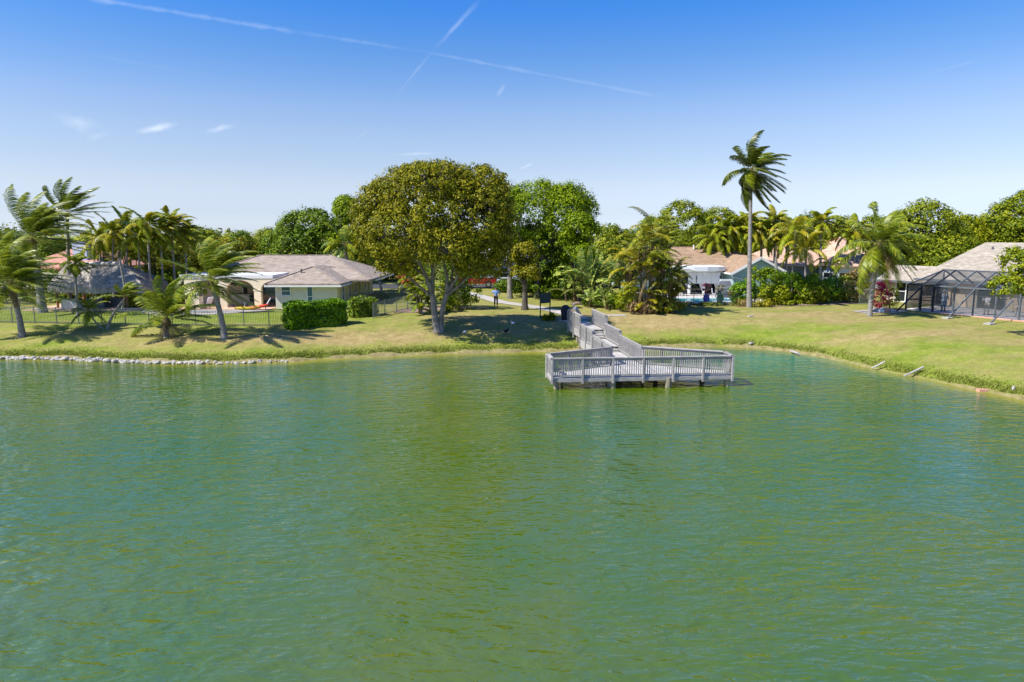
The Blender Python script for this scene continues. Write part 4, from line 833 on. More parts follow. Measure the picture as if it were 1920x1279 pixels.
# ---- house with brown roof and pool (right of centre)
def house_mid():
    F = Frame((0, 0), (1, 0)); zb = 1.5; root = thing('house', (22, 76, zb), 'house with tan shingle roof, white curved patio and sea green gable wall', 'house')
    gx0, gx1, gy, ze, za = 23.06, 29.2, 72, 3.98, 5.68
    w = MB(); P = [(gx0 + .35, ze + .02), (gx1 - .35, ze + .02), ((gx0 + gx1) / 2, za - .17)]; Q = [(gx0 + .35, zb - .2), (gx1 - .35, zb - .2)]
    vs = [(Q[0][0], gy + .4, Q[0][1]), (Q[1][0], gy + .4, Q[1][1]), (P[1][0], gy + .4, P[1][1]), (P[2][0], gy + .4, P[2][1]), (P[0][0], gy + .4, P[0][1])]; vs += [(x, 84, z) for x, y, z in vs]
    w.mesh(vs, ((0, 1, 2, 3, 4), (9, 8, 7, 6, 5), (0, 5, 6, 1), (1, 6, 7, 2), (2, 7, 8, 3), (3, 8, 9, 4), (4, 9, 5, 0))); w.build('gable_wall', M['teal'], root)
    r = MB(); hip(r, F, gx0, gx1, gy, 85, ze, za, 0, 0, 'v', .14); r.build('gable_roof', M['brownroof'], root)
    b = MB(); xm = (gx0 + gx1) / 2
    b.bar((gx0 - .02, gy - .03, ze - .12), (xm, gy - .03, za - .12), .05, .24); b.bar((gx1 + .02, gy - .03, ze - .12), (xm, gy - .03, za - .12), .05, .24); b.build('bargeboard', M['white'], root)
    g = MB(); g.bar((gx0 - .06, gy, ze - .1), (gx0 - .06, 80, ze - .1), .14, .14); g.tube([(gx0, gy + .2, ze - .15), (gx0 + .3, gy + .33, ze - .45), (gx0 + 1.9, gy + .33, ze - .75), (gx0 + 1.95, gy + .33, zb)], .05, 6); g.build('gutter', M['white'], root)
    r = MB(); hip(r, F, 12.5, 29.5, 76.6, 91.4, 4.05, 6.5, 6.9, 3.2); r.build('main_roof', M['brownroof'], root)
    ridgecap(F, [(19.4, 84, 6.5), (26.3, 84, 6.5)], M['brownroof'], root)
    v = MB(); v.tube([(21.9, 83, 6.2), (21.9, 83, 6.75)], .09, 8); v.build('roof_vent', M['white'], root)
    w = MB(); wallrect(w, F, 13, 22.9, 77.4, 90, zb, 4.0); w.build('wall', M['teal'], root)
    # white patio: curved flat roof, upper panel, openings below
    Y = 74.0; cl = [(at(px, 505, Y + dy).x, Y + dy) for px, dy in ((1255, .5), (1275, .12), (1300, -.08), (1325, -.05), (1345, .25), (1359, .9))]
    roof = cl + [(cl[-1][0], 78.2), (cl[0][0], 78.2)]; MB().prism([(x, y - .5) if i < 6 else (x, y) for i, (x, y) in enumerate(roof)], 4.1, 4.55).build('patio_roof', M['white'], root)
    MB().prism(roof, 3.92, 4.09).build('soffit_band', M['curtain'], root)
    for i, px in enumerate((1268, 1293.5, 1321, 1349)):
        x = at(px, 530, Y).x; MB().box((x, Y + .25, (zb + 3.9) / 2), (.22, .22, 3.9 - zb)).build('column', M['white'], root)
    for a, b_ in ((1295, 1320), (1323, 1347.5)):
        xa, xb = at(a, 530, Y).x, at(b_, 530, Y).x; k = 2
        for j in range(2): MB().box((xa + (xb - xa) * (j + .5) / 2, Y + .28, 3.3), ((xb - xa) / 2 - .025, .06, 1.16)).build('shade_panel', M['white'], root)
    x0, x1 = at(1262, 530, 77.3).x, at(1356, 530, 77.3).x
    MB().box(((x0 + x1) / 2, 77.33, (zb + 3.9) / 2), (x1 - x0, .1, 3.9 - zb)).build('patio_back_wall', M['curtain'], root)
    for px in (1281, 1308, 1334): window(F, at(px, 540, 77.28).x, 77.28, 2.55, 1.3, 1.9, root, glass='glassdark', frame='alud', name='patio_door')
    for px in (1273, 1291, 1318, 1346):
        x = at(px, 540, Y + .4).x; c = MB(); s = -1 if px in (1291, 1318, 1346) else 1
        c.mesh([(x, Y + .45, 2.7), (x + s * .42, Y + .45, 2.7), (x + s * .08, Y + .5, 1.9), (x, Y + .5, 1.6), (x, Y + .52, 2.7), (x + s * .42, Y + .52, 2.7), (x + s * .08, Y + .57, 1.9), (x, Y + .57, 1.6)], ((0, 1, 2, 3), (7, 6, 5, 4), (0, 4, 5, 1), (1, 5, 6, 2), (2, 6, 7, 3), (3, 7, 4, 0))); c.build('curtain', M['curtain'], root)
    x = at(1355, 530, 74).x; MB().box((at(1362, 530, 75.5).x, 75.6, 2.7), (1.1, .12, 2.4)).build('side_panel', M['teal'], root)
    wl = MB(); wl.box((at(1351.5, 517, 74).x, 74.2, 3.45), (.16, .14, .3)); wl.build('wall_lamp', M['alud'], root)
    w = MB(); w.lathe((at(1306.5, 530, 73.8).x, 74.0, 2.78), [(.01, 0), (.06, .1), (.04, .3), (.09, .5), (.02, .85)], 8); w.build('wall_ornament', M['alu'], root)
    return root
house_mid()
dk = MB().prism([(13.8, 64.2), (25.0, 64.2), (25.0, 77.3), (13.8, 77.3)], 1.2, 1.53).build('pool_surround', M['deckwhite'], None, W0); dk['kind'] = 'structure'
pth = thing('swimming_pool', (18.5, 67.8, 1.53), 'turquoise swimming pool in front of the white curved patio', 'pool')
pl = [(14.6, 66.3), (22.3, 66.0), (22.8, 67.5), (22.0, 69.4), (14.6, 69.6)]
MB().prism(pl, 1.50, 1.55).build('water_surface', M['poolwater'], pth); mb = MB()
for i in range(5): mb.bar((*pl[i], 1.56), (*pl[(i + 1) % 5], 1.56), .28, .07)
mb.build('coping', M['white'], pth)
fence([G(1255, 578), G(1300, 577), G(1345, 576), G(1382, 574)], 1.3, 'black picket fence in front of the turquoise pool', M['darkmetal'], .12, post=2.0, pw=.02)
def pot(px, Y, h, pm, fm, label, flabel, fh=.9):
    p = Vector((at(px, 565, Y).x, Y, 1.53)); root = thing('planter', p, label, 'planter'); MB().lathe(p, [(h * .28, 0), (h * .42, h * .5), (h * .34, h * .86), (h * .42, h * .92), (h * .42, h), (h * .36, h * .98), (h * .3, h * .8)], 16).build('pot', M[pm], root)
    bush('potted_shrub', p + Vector((0, 0, h * .92)), .75, fh, fm, flabel, 'plant', 260, .16, int(px), clump=.16, lobes=3)
pot(1324, 65.2, .78, 'bluepot', 'red', 'cobalt blue glazed pot by the pool fence', 'pink red bushy plant growing from the left blue pot', 1.15)
pot(1350, 65.0, .85, 'greenpot', 'croton', 'green glazed pot by the pool fence', 'yellow green bushy plant growing from the green pot', 1.0)
pot(1375.5, 65.6, .62, 'bluepot', 'orangefl', 'small blue pot half hidden at the right end of the pool fence', 'orange flowering plant in the small blue pot', 1.1)
gr = thing('hot_tub', (at(1363, 545, 71).x, 71, 1.53), 'grey hot tub with white lifted cover beside the sea green wall', 'hot tub'); p = Vector(gr.location)
MB().box(p + Vector((0, 0, .5)), (2.0, 1.6, 1.0)).build('tub', M['blackgrill'], gr); m_ = MB(); slab(m_, p + Vector((-.8, .6, 1.02)), p + Vector((.7, .6, 1.02)), p + Vector((.5, .9, 1.75)), p + Vector((-.4, .9, 1.75)), .1); m_.build('cover', M['blackgrill'], gr); MB().box(p + Vector((.15, .95, 1.55)), (1.2, .2, .5)).build('towel', M['white'], gr)
chair(Vector((at(1340, 555, 70.5).x, 70.5, 1.53)), 1.2, 'small white metal chair on the pool deck behind the pots', 'white')
chair(Vector((at(1280, 555, 73).x, 72.6, 1.53)), .4, 'dark patio chair at the left end of the white patio', 'alud')

# ---- pink tile roofed house
def house_pink():
    F = Frame((0, 0), (1, 0)); zb = 1.5; Y = 88; root = thing('house', (at(1590, 520, Y).x, Y, zb), 'house with long pink tile roofs behind the tall palms', 'house')
    def X(px, y=Y): return at(px, 480, y).x
    w = MB(); wallrect(w, F, X(1432), X(1760), Y + 1, Y + 13, zb, 4.2); w.build('wall', M['bluewall'], root)
    r = MB(); hip(r, F, X(1528), X(1625), Y - 6, Y + 14, 4.3, 7.65, 5.2, 2); r.build('tall_roof', M['pinktile'], root)
    w = MB(); wallrect(w, F, X(1535), X(1618), Y - 5.3, Y + 1, zb, 4.25); w.build('front_wall', M['bluewall'], root)
    r = MB(); hip(r, F, X(1425), X(1545), Y - 2, Y + 11, 4.2, 6.4, 3, 0); r.build('left_roof', M['pinktile'], root)
    r = MB(); hip(r, F, X(1620), X(1765), Y, Y + 9, 4.9, 5.9, 0, 2); r.build('right_roof', M['pinktile'], root)
    for px in (1555, 1585, 1605): window(F, X(px, Y - 5.3), Y - 5.3, 2.8, 1.2, 1.3, root, glass='glassdark')
    m_ = MB(); m_.bar((X(1626), Y - .3, 4.6), (X(1762), Y - .3, 4.6), .1, .1)
    for px in (1640, 1665, 1690, 1715, 1740): m_.bar((X(px), Y - .3, zb), (X(px), Y - .3, 4.6), .1, .1)
    m_.bar((X(1680), Y - .3, 4.5), (X(1715), Y - .3, 3.2), .08, .08); m_.build('screen_frame', M['alu'], root)
    MB().tube([(X(1577), Y + 1, 6.3), (X(1577), Y + 1, 7.0)], .1, 8).build('roof_vent', M['alu'], root)
house_pink()

# ---- house and screened pool cage (right)
FE = Frame((34.3, 59.4), (.503, -.864))
def house_right():
    zb = 1.5; F = FE; root = thing('house', F(4, 10, zb), 'house with beige shingle roof behind the screened pool cage', 'house')
    w = MB(); wallrect(w, F, -2.4, 24, 6.9, 23, zb - .3, 3.95); w.build('wall', M['beigewall'], root)
    w = MB(); wallrect(w, F, -5.8, -2.4, 6.5, 11.6, zb - .3, 3.6); w.build('wing_wall', M['beigewall'], root)
    r = MB(); hip(r, F, -2.9, 26, 6.2, 24.4, 3.95, 7.22, 1.6, 9); r.build('main_roof', M['beigeroof'], root)
    r = MB(); hip(r, F, -6.3, -1.5, 5.9, 12.1, 3.62, 4.95, 0, 0); r.build('wing_roof', M['beigeroof'], root)
    b = MB(); b.bar(F(-6.33, 5.9, 3.52), F(-6.33, 9, 4.85), .05, .22); b.bar(F(-6.33, 12.1, 3.52), F(-6.33, 9, 4.85), .05, .22); b.build('bargeboard', M['white'], root)
    fs = MB(); fs.bar(F(-2.9, 6.17, 3.8), F(26, 6.17, 3.8), .05, .2); fs.bar(F(-6.3, 5.87, 3.5), F(-2.9, 5.87, 3.5), .05, .2); fs.build('fascia', M['alu'], root)
    for u, v, z in ((.2, 13.5, 6.55), (3.8, 9.5, 5.1)): m_ = MB(); m_.tube([F(u, v, z - .1), F(u, v, z + .3)], .09, 8); m_.build('roof_vent', M['alu'], root)
    window(F, -.6, 6.9, 2.6, 1.0, 2.1, root, glass='glassdark', frame='alu', name='sliding_door'); window(F, 3.6, 6.9, 2.55, 2.2, 2.1, root, glass='glassdark', frame='alu', name='sliding_door'); window(F, 10.5, 6.9, 2.9, 1.4, 1.2, root, glass='glassdark')
    window(F, -4.2, 6.5, 2.55, 1.0, 2.0, root, glass='glassdark', frame='white', name='door')
house_right()
def cage():
    F = FE; zb = 1.5; zt = 3.72; root = thing('pool_cage', F(4, 3, zb), 'bronze framed screened pool cage with gabled top and slanting braces', 'screen enclosure')
    def upx(px):            # frame coordinate u of a sight column on the front plane
        lo, hi = -12, 16
        for _ in range(40):
            m_ = (lo + hi) / 2; p = F(m_, 0, 2); q = 960 + p.x * FPX / (p.y * math.cos(PITCH) + (CAMH - 2) * math.sin(PITCH))
            if q < px: lo = m_
            else: hi = m_
        return lo
    U = [upx(p) for p in (1699, 1726, 1749, 1787, 1824, 1866, 1911)] + [upx(1911) + 2.1, upx(1911) + 4.2]
    for i, u in enumerate(U):
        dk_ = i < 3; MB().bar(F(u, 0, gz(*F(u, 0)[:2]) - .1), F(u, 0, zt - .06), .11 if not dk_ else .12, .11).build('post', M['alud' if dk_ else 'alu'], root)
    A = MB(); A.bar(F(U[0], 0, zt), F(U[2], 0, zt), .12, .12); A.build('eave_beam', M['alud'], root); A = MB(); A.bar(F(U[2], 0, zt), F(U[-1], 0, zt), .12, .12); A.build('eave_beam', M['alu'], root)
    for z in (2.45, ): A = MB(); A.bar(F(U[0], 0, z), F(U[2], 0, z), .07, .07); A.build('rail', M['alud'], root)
    A = MB(); A.bar(F(U[2], 0, 2.12), F(U[-1], 0, 2.12), .06, .08); A.build('rail', M['alu'], root)
    rz, rv = 4.95, 3.1
    MB().bar(F(U[1] + .1, rv, rz), F(U[-1], rv, rz), .12, .12).build('ridge_beam', M['alu'], root)
    MB().bar(F(U[0], 6.1, zt - .02), F(U[-1], 6.1, zt - .02), .1, .1).build('house_beam', M['alu'], root)
    for i, u in enumerate(U[1:]):
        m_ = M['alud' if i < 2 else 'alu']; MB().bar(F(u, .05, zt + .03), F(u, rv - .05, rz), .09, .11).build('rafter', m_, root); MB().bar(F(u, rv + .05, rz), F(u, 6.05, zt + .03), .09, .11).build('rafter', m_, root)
    MB().bar(F(U[0], 0, zt), F(U[0] + 1.3, rv, rz), .1, .1).build('hip_rafter', M['alu'], root); MB().bar(F(U[0] + 1.3, rv, rz - .1), F(U[0] + 1.3, rv, zt), .08, .08).build('king_post', M['alu'], root)
    for v in (2.0, 4.0, 6.0): MB().bar(F(U[0], v, zb - .1), F(U[0], v, zt), .1, .1).build('side_post', M['alu'], root)
    MB().bar(F(U[0], 0, zt), F(U[0], 6.1, zt), .1, .1).build('side_beam', M['alu'], root); MB().bar(F(U[0], 0, 2.4), F(U[0], 6.1, 2.4), .06, .06).build('side_rail', M['alud'], root)
    # mesh panels
    for i in range(len(U) - 1):
        a, b = U[i] + .06, U[i + 1] - .06
        s = MB(); s.bar(F(a, 0, (zb + zt) / 2 + .05), F(b, 0, (zb + zt) / 2 + .05), .006, zt - zb - .3); s.build('screen_panel', M['screen'], root)
        if i > 0:
            s = MB(); s.face([F(a, .05, zt + .07), F(b, .05, zt + .07), F(b, rv - .06, rz + .0), F(a, rv - .06, rz + .0)]); s.build('roof_screen', M['screen'], root)
            s = MB(); s.face([F(a, rv + .06, rz), F(b, rv + .06, rz), F(b, 6.05, zt + .05), F(a, 6.05, zt + .05)]); s.build('roof_screen', M['screen'], root)
    s = MB(); s.face([F(U[0] + .05, .05, zt + .04), F(U[1] - .05, .05, zt + .04), F(U[0] + 1.3, rv, rz)]); s.face([F(U[0], .1, zt + .04), F(U[0] + 1.3, rv, rz), F(U[0], 6, zt + .04)]); s.build('roof_screen', M['screen'], root)
    for v0, v1 in ((.06, 1.94), (2.06, 3.94), (4.06, 5.94)): s = MB(); s.bar(F(U[0], v0, 2.6), F(U[0], v1, 2.6), .006, 2.0); s.build('side_screen', M['screen'], root)
    # slanting ground braces
    for (tx, ty), (bx, by), dk_ in (((1726, 531), (1679, 586), 1), ((1824, 538), (1777, 597), 0), ((1897, 560), (1856, 608), 0)):
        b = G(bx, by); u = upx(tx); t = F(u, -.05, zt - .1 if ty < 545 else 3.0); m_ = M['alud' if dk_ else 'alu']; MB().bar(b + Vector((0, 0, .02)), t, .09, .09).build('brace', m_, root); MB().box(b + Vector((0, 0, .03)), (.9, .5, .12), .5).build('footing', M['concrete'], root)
    return U
UC = cage()
fl = MB().prism([FE(-.3, -.05)[:2], FE(13, -.05)[:2], FE(13, 6.85)[:2], FE(-.3, 6.85)[:2]], 1.1, 1.52).build('cage_floor', M['deckwhite'], None, W0); fl['kind'] = 'structure'
ed = thing('brick_edging', FE(2, -.3, 1.4), 'row of red bricks edging the lawn in front of the pool cage', 'edging')
bm_ = MB().box((0, 0, 0), (.205, .24, .16)); o = bm_.build('brick', M['paver'], None, W0); bme = o.data; bpy.data.objects.remove(o)
for i in range(48):
    u = 2.3 + i * .215; q = FE(u, -.24); o = link('brick', bme, ed, Vector((q.x, q.y, 1.46 + .01 * math.sin(i * 7))) - Vector(ed.location)); o.rotation_euler = (0, 0, FE.ang() + .03 * math.sin(i * 5))
tp = thing('pool_table', FE(8.2, 2.2, 1.52), 'pale folding table inside the right part of the pool cage', 'table'); q = FE(8.2, 2.6, 1.52)
MB().box(q + Vector((0, 0, .8)), (1.6, .7, .06), FE.ang()).build('table_top', M['deckwhite'], tp)
for s in (-1, 1):
    for t in (-1, 1): e = q + FE.u * s * .65 + FE.v * t * .25; MB().bar(e, e + Vector((FE.u.x * s * -.15, 0, .77)), .05, .05).build('leg', M['alu'], tp)

# ---- far house wall and pickup behind the path
def house_far():
    F = Frame((0, 0), (1, 0)); Y = 90.5; X = lambda px: at(px, 530, Y).x; root = thing('house', (X(960), Y, 1.55), 'pale blue house wall glimpsed between the trunks beyond the road', 'house')
    w = MB(); wallrect(w, F, X(880), X(1062), Y, Y + 8, 1.3, 4.6); w.build('wall', M['bluewall'], root); r = MB(); hip(r, F, X(872), X(1070), Y - .6, Y + 8.6, 4.6, 6.6, 4, 4); r.build('roof', M['white'], root)
    window(F, X(1012), Y, 3.0, 1.5, 1.3, root, glass='glassdark'); window(F, X(945), Y, 3.0, 1.2, 1.3, root, glass='glassdark')
house_far()
def pickup():
    p = Vector((at(912, 545, 82).x - 1.5, 83, 1.66)); root = thing('pickup_truck', p, 'red pickup truck parked on the road behind the trees', 'pickup truck'); T = lambda x, y, z: p + Vector((x, y, z))
    prof = [(-2.7, .45), (-2.7, 1.0), (-1.5, 1.1), (-1.1, 1.72), (.3, 1.75), (.55, 1.12), (2.7, 1.12), (2.7, .45)]; mb = MB(); n = len(prof); vs = [T(x, -.9 + (.12 if z > 1.2 else 0), z) for x, z in prof] + [T(x, .9 - (.12 if z > 1.2 else 0), z) for x, z in prof]
    mb.mesh(vs, [tuple(range(n)), tuple(range(n, 2 * n))[::-1]] + [(i, n + i, n + (i + 1) % n, (i + 1) % n) for i in range(n)]); mb.build('body', M['redpaint'], root)
    g = MB(); g.mesh([T(-1.25, -.905, 1.16), T(.3, -.905, 1.16), T(.18, -.80, 1.66), T(-1.0, -.80, 1.66)], ((0, 1, 2, 3),)); g.build('side_window', M['glassdark'], root)
    g = MB(); g.bar(T(.62, -.8, 1.13), T(2.6, -.8, 1.13), .12, .06); g.build('bed_rail', M['rubber'], root)
    for x in (-1.75, 1.75):
        for s in (-1, 1):
            w = MB(); w.tube([T(x, s * .72, .4), T(x, s * .95, .4)], .4, 16); o = w.build('wheel', M['rubber'], root); r = MB(); r.tube([T(x, s * .94, .4), T(x, s * .97, .4)], .23, 12); r.build('rim', M['chrome'], o)
    MB().box(T(2.72, 0, .6), (.12, 1.8, .2)).build('bumper', M['chrome'], root); MB().box(T(-2.74, 0, .6), (.12, 1.8, .2)).build('bumper', M['chrome'], root)
    for s in (-1, 1): MB().box(T(2.71, s * .75, .95), (.05, .2, .25)).build('tail_light', M['redk'], root)
pickup()
# ---- the dock
DZ = .60; RH = 1.05
def dock():
    root = thing('dock', (0, 0, 0), 'grey weathered wooden dock with railings and stepped ramp down from the lawn', 'dock'); W, PL = M['dockwood'], M['plank']
    zr = DZ + RH; q = lambda x, y, z=zr: pz(x, y, z)
    A = q(1035, 672.5); B = q(1374, 667.5); C = q(1358, 659.2); D = q(1205, 649.8); E = q(1147, 650.2); Fp = q(1027, 663.2)
    # walkway directions
    z2, z1 = .90, 1.48
    L3 = q(1115, 630, zr); R3 = q(1167, 629, zr); L2a = q(1114.5, 622, z2 + RH); L2b = q(1092, 608, z2 + RH); R2a = q(1168, 622, z2 + RH); R2b = q(1137, 608, z2 + RH); L1a = q(1092.5, 591, z1 + RH); L1b = q(1066, 580, z1 + RH); R1a = q(1137.5, 592, z1 + RH); R1b = q(1111, 580, z1 + RH)
    # a straight walkway: fit one axis through its edges
    ax = ((R3 + L3) / 2); far = (L1b + R1b) / 2; near = (D + E) / 2; dr = Vector((far.x - near.x, far.y - near.y, 0)); Lw = dr.length; dr.normalize(); sd = Vector((dr.y, -dr.x, 0)); hw = .86
    org = Vector((near.x, near.y, 0)); pt = lambda s, t, z: org + dr * s + sd * t + Vector((0, 0, z))
    s3 = (L3 - near).xy.length; s2 = s3 + .25; s2e = (L2b - near).xy.length; s1 = s2e + .3
    D.x, D.y = pt(0, hw, 0).x, pt(0, hw, 0).y; E.x, E.y = pt(0, -hw, 0).x, pt(0, -hw, 0).y
    plat = [A, B, C, D, E, Fp]
    def clipline(poly, a, b):        # intersections of a plank centre line with the convex-ish outline
        out = []
        for i in range(len(poly)):
            p, r = poly[i], poly[(i + 1) % len(poly)]; d1 = (b - a).xy; d2 = (r - p).xy; den = d1.x * d2.y - d1.y * d2.x
            if abs(den) < 1e-9: continue
            t = ((p.x - a.x) * d2.y - (p.y - a.y) * d2.x) / den; u = ((p.x - a.x) * d1.y - (p.y - a.y) * d1.x) / den
            if -1e-6 <= u <= 1 + 1e-6: out.append(t)
        return sorted(out)
    fd = (B - A); fd.z = 0; fl_ = fd.length; fd.normalize(); fn = Vector((-fd.y, fd.x, 0)); i = 0
    x = -.25
    while x < fl_ + .2:
        a = A + fd * x; a.z = 0; h = clipline(plat, a, a + fn)
        if len(h) >= 2 and h[-1] - h[0] > .15:
            MB().bar(a + fn * (h[0] + .0) + Vector((0, 0, DZ - .02)), a + fn * (h[-1] - .02) + Vector((0, 0, DZ - .02)), .128, .04).build('plank', PL, root)
        x += .14
    # fascia, joists, railings
    nb = [0]; more = MB()
    bal = MB().box((0, 0, 0), (.045, .045, RH - .22)); o = bal.build('baluster', W, None, W0); balm = o.data; bpy.data.objects.remove(o)
    pst = MB().box((0, 0, 0), (.11, .11, 1)); o = pst.build('post', W, None, W0); 
    bpy.data.objects.remove(o)
    def rail(a, b, zf, n, drop=.28, cap=.2, ends=(1, 1), pitch=.118, skirt=False, wide=False, inset=0):
        a = Vector((a.x, a.y, zf)); b = Vector((b.x, b.y, zf)); d = (b - a); ln = d.length; d.normalize(); nn = Vector((d.y, -d.x, 0)); ang = math.atan2(d.y, d.x)
        MB().bar(a - d * .07 + Vector((0, 0, RH)), b + d * .07 + Vector((0, 0, RH)), cap, .045).build('cap_rail', W, root)
        MB().bar(a + Vector((0, 0, RH - .10)), b + Vector((0, 0, RH - .10)), .045, .11).build('top_rail', W, root)
        MB().bar(a + Vector((0, 0, .11)), b + Vector((0, 0, .11)), .045, .09).build('bottom_rail', W, root)
        fh_ = .19 if drop < .6 else .5; MB().bar(a + nn * .03 + Vector((0, 0, -.005 - fh_ / 2)), b + nn * .03 + Vector((0, 0, -.005 - fh_ / 2)), .05, fh_).build('fascia_board', W, root)
        for i in range(n + 1):
            if (i == 0 and not ends[0]) or (i == n and not ends[1]): continue
            p = a + d * (ln * i / n) + nn * .09; MB().box(p + Vector((0, 0, (RH - .05 - drop) / 2)), (.1, .1, RH - .05 + drop), ang).build('post', W, root)
        k = int(ln / pitch)
        for i in range(k):
            p = a + d * (ln * (i + .5) / k) + Vector((0, 0, RH / 2 + .0))
            if nb[0] < 295: o = link('baluster', balm, root, p); o.rotation_euler = (0, 0, ang); nb[0] += 1
            else: more.box(p, (.045, .045, RH - .22), ang)
    A0, F0 = A, Fp
    rail(A, B, DZ, 6); rail(B, C, DZ, 1, ends=(0, 1)); rail(C, D, DZ, 4, ends=(0, 1)); rail(E, Fp, DZ, 3); rail(Fp, A, DZ, 1, ends=(0, 0))
    # walkway levels
    def deck(sa, sb, z):
        s = sa + .07
        while s < sb: MB().bar(pt(s, -hw + .04, z - .02), pt(s, hw - .04, z - .02), .128, .04).build('plank', PL, root); s += .14
        for t in (-.6, .6): MB().bar(pt(sa, t, z - .14), pt(sb, t, z - .14), .05, .18).build('joist', W, root)
    deck(-.05, s3, DZ); deck(s2, s2e, z2); deck(s1 + .3, Lw + 1.6, z1)
    for s, z in ((s3 + .1, DZ + .15), (s2e + .12, z2 + .145), (s2e + .4, z2 + .29), (s2e + .68, z2 + .435)):
        MB().bar(pt(s, -hw + .06, z - .02), pt(s, hw - .06, z - .02), .3, .04).build('tread', PL, root); MB().bar(pt(s - .14, -hw + .06, z - .105), pt(s - .14, hw - .06, z - .105), .03, .13).build('riser', W, root)
    for t in (-hw, hw):
        sgn = 1 if t > 0 else -1
        a, b = (pt(.0, t, 0), pt(s3, t, 0)); c, d_ = (pt(s3 + .12, t, 0), pt(s2e, t, 0)); e, f = (pt(s2e + .1, t, 0), pt(Lw, t, 0))
        for (p, r_, zf, n) in ((a, b, DZ, 2), (c, d_, z2, 2), (e, f, z1, 2)):
            if t < 0: rail(r_, p, zf, n, .75, .15)
            else: rail(p, r_, zf, n, .75, .15)
    if more.v: tag(more.build('baluster_run', W, root), kind='stuff')
    for px, y, r in ((1043, 729, .15), (1149, 728, .16), (1253, 727, .17), (1363, 724, .15)):
        p = pz(px, y, 0); p.y += .06; MB().tube([p + Vector((0, 0, -1.2)), p + Vector((0, 0, DZ - .05))], [r, r * .95], 12).build('pile', M['pile'], root)
    p = pz(1141, 726, 0); MB().box(p + Vector((0, .1, .2)), (.12, .12, .75)).build('stub_post', W, root)
    for i in range(4):
        p = A.lerp(B, (i + .3) / 3.6); p = Vector((p.x, p.y, 0)) + fn * 2.2; MB().tube([p + Vector((0, 0, -1.2)), p + Vector((0, 0, DZ - .05))], .13, 10).build('pile', M['pile'], root)
    MB().bar(A + fn * .35 + Vector((0, 0, DZ - zr - .18)), B + fn * .35 + Vector((0, 0, DZ - zr - .18)), .15, .2).build('beam', M['pile'], root)
    ja = A + fn * .2; 
    for k in range(12):
        a = A + fd * (fl_ * (k + .5) / 12); a.z = 0; h = clipline(plat, a, a + fn)
        if len(h) >= 2: MB().bar(a + fn * (h[0] + .1) + Vector((0, 0, DZ - .13)), a + fn * (h[-1] - .1) + Vector((0, 0, DZ - .13)), .05, .16).build('joist', M['pile'], root)
    for s in (s2e - .3, s1 + 1.5, s3 - .2, Lw):
        for t in (-.7, .7): p = pt(s, t, 0); MB().tube([p + Vector((0, 0, -.8)), p + Vector((0, 0, DZ - .1 if s < s3 else z2 - .1))], .11, 8).build('pile', M['pile'], root)
    return pt, Lw, hw, z1
PT, LW, HW, Z1 = dock()

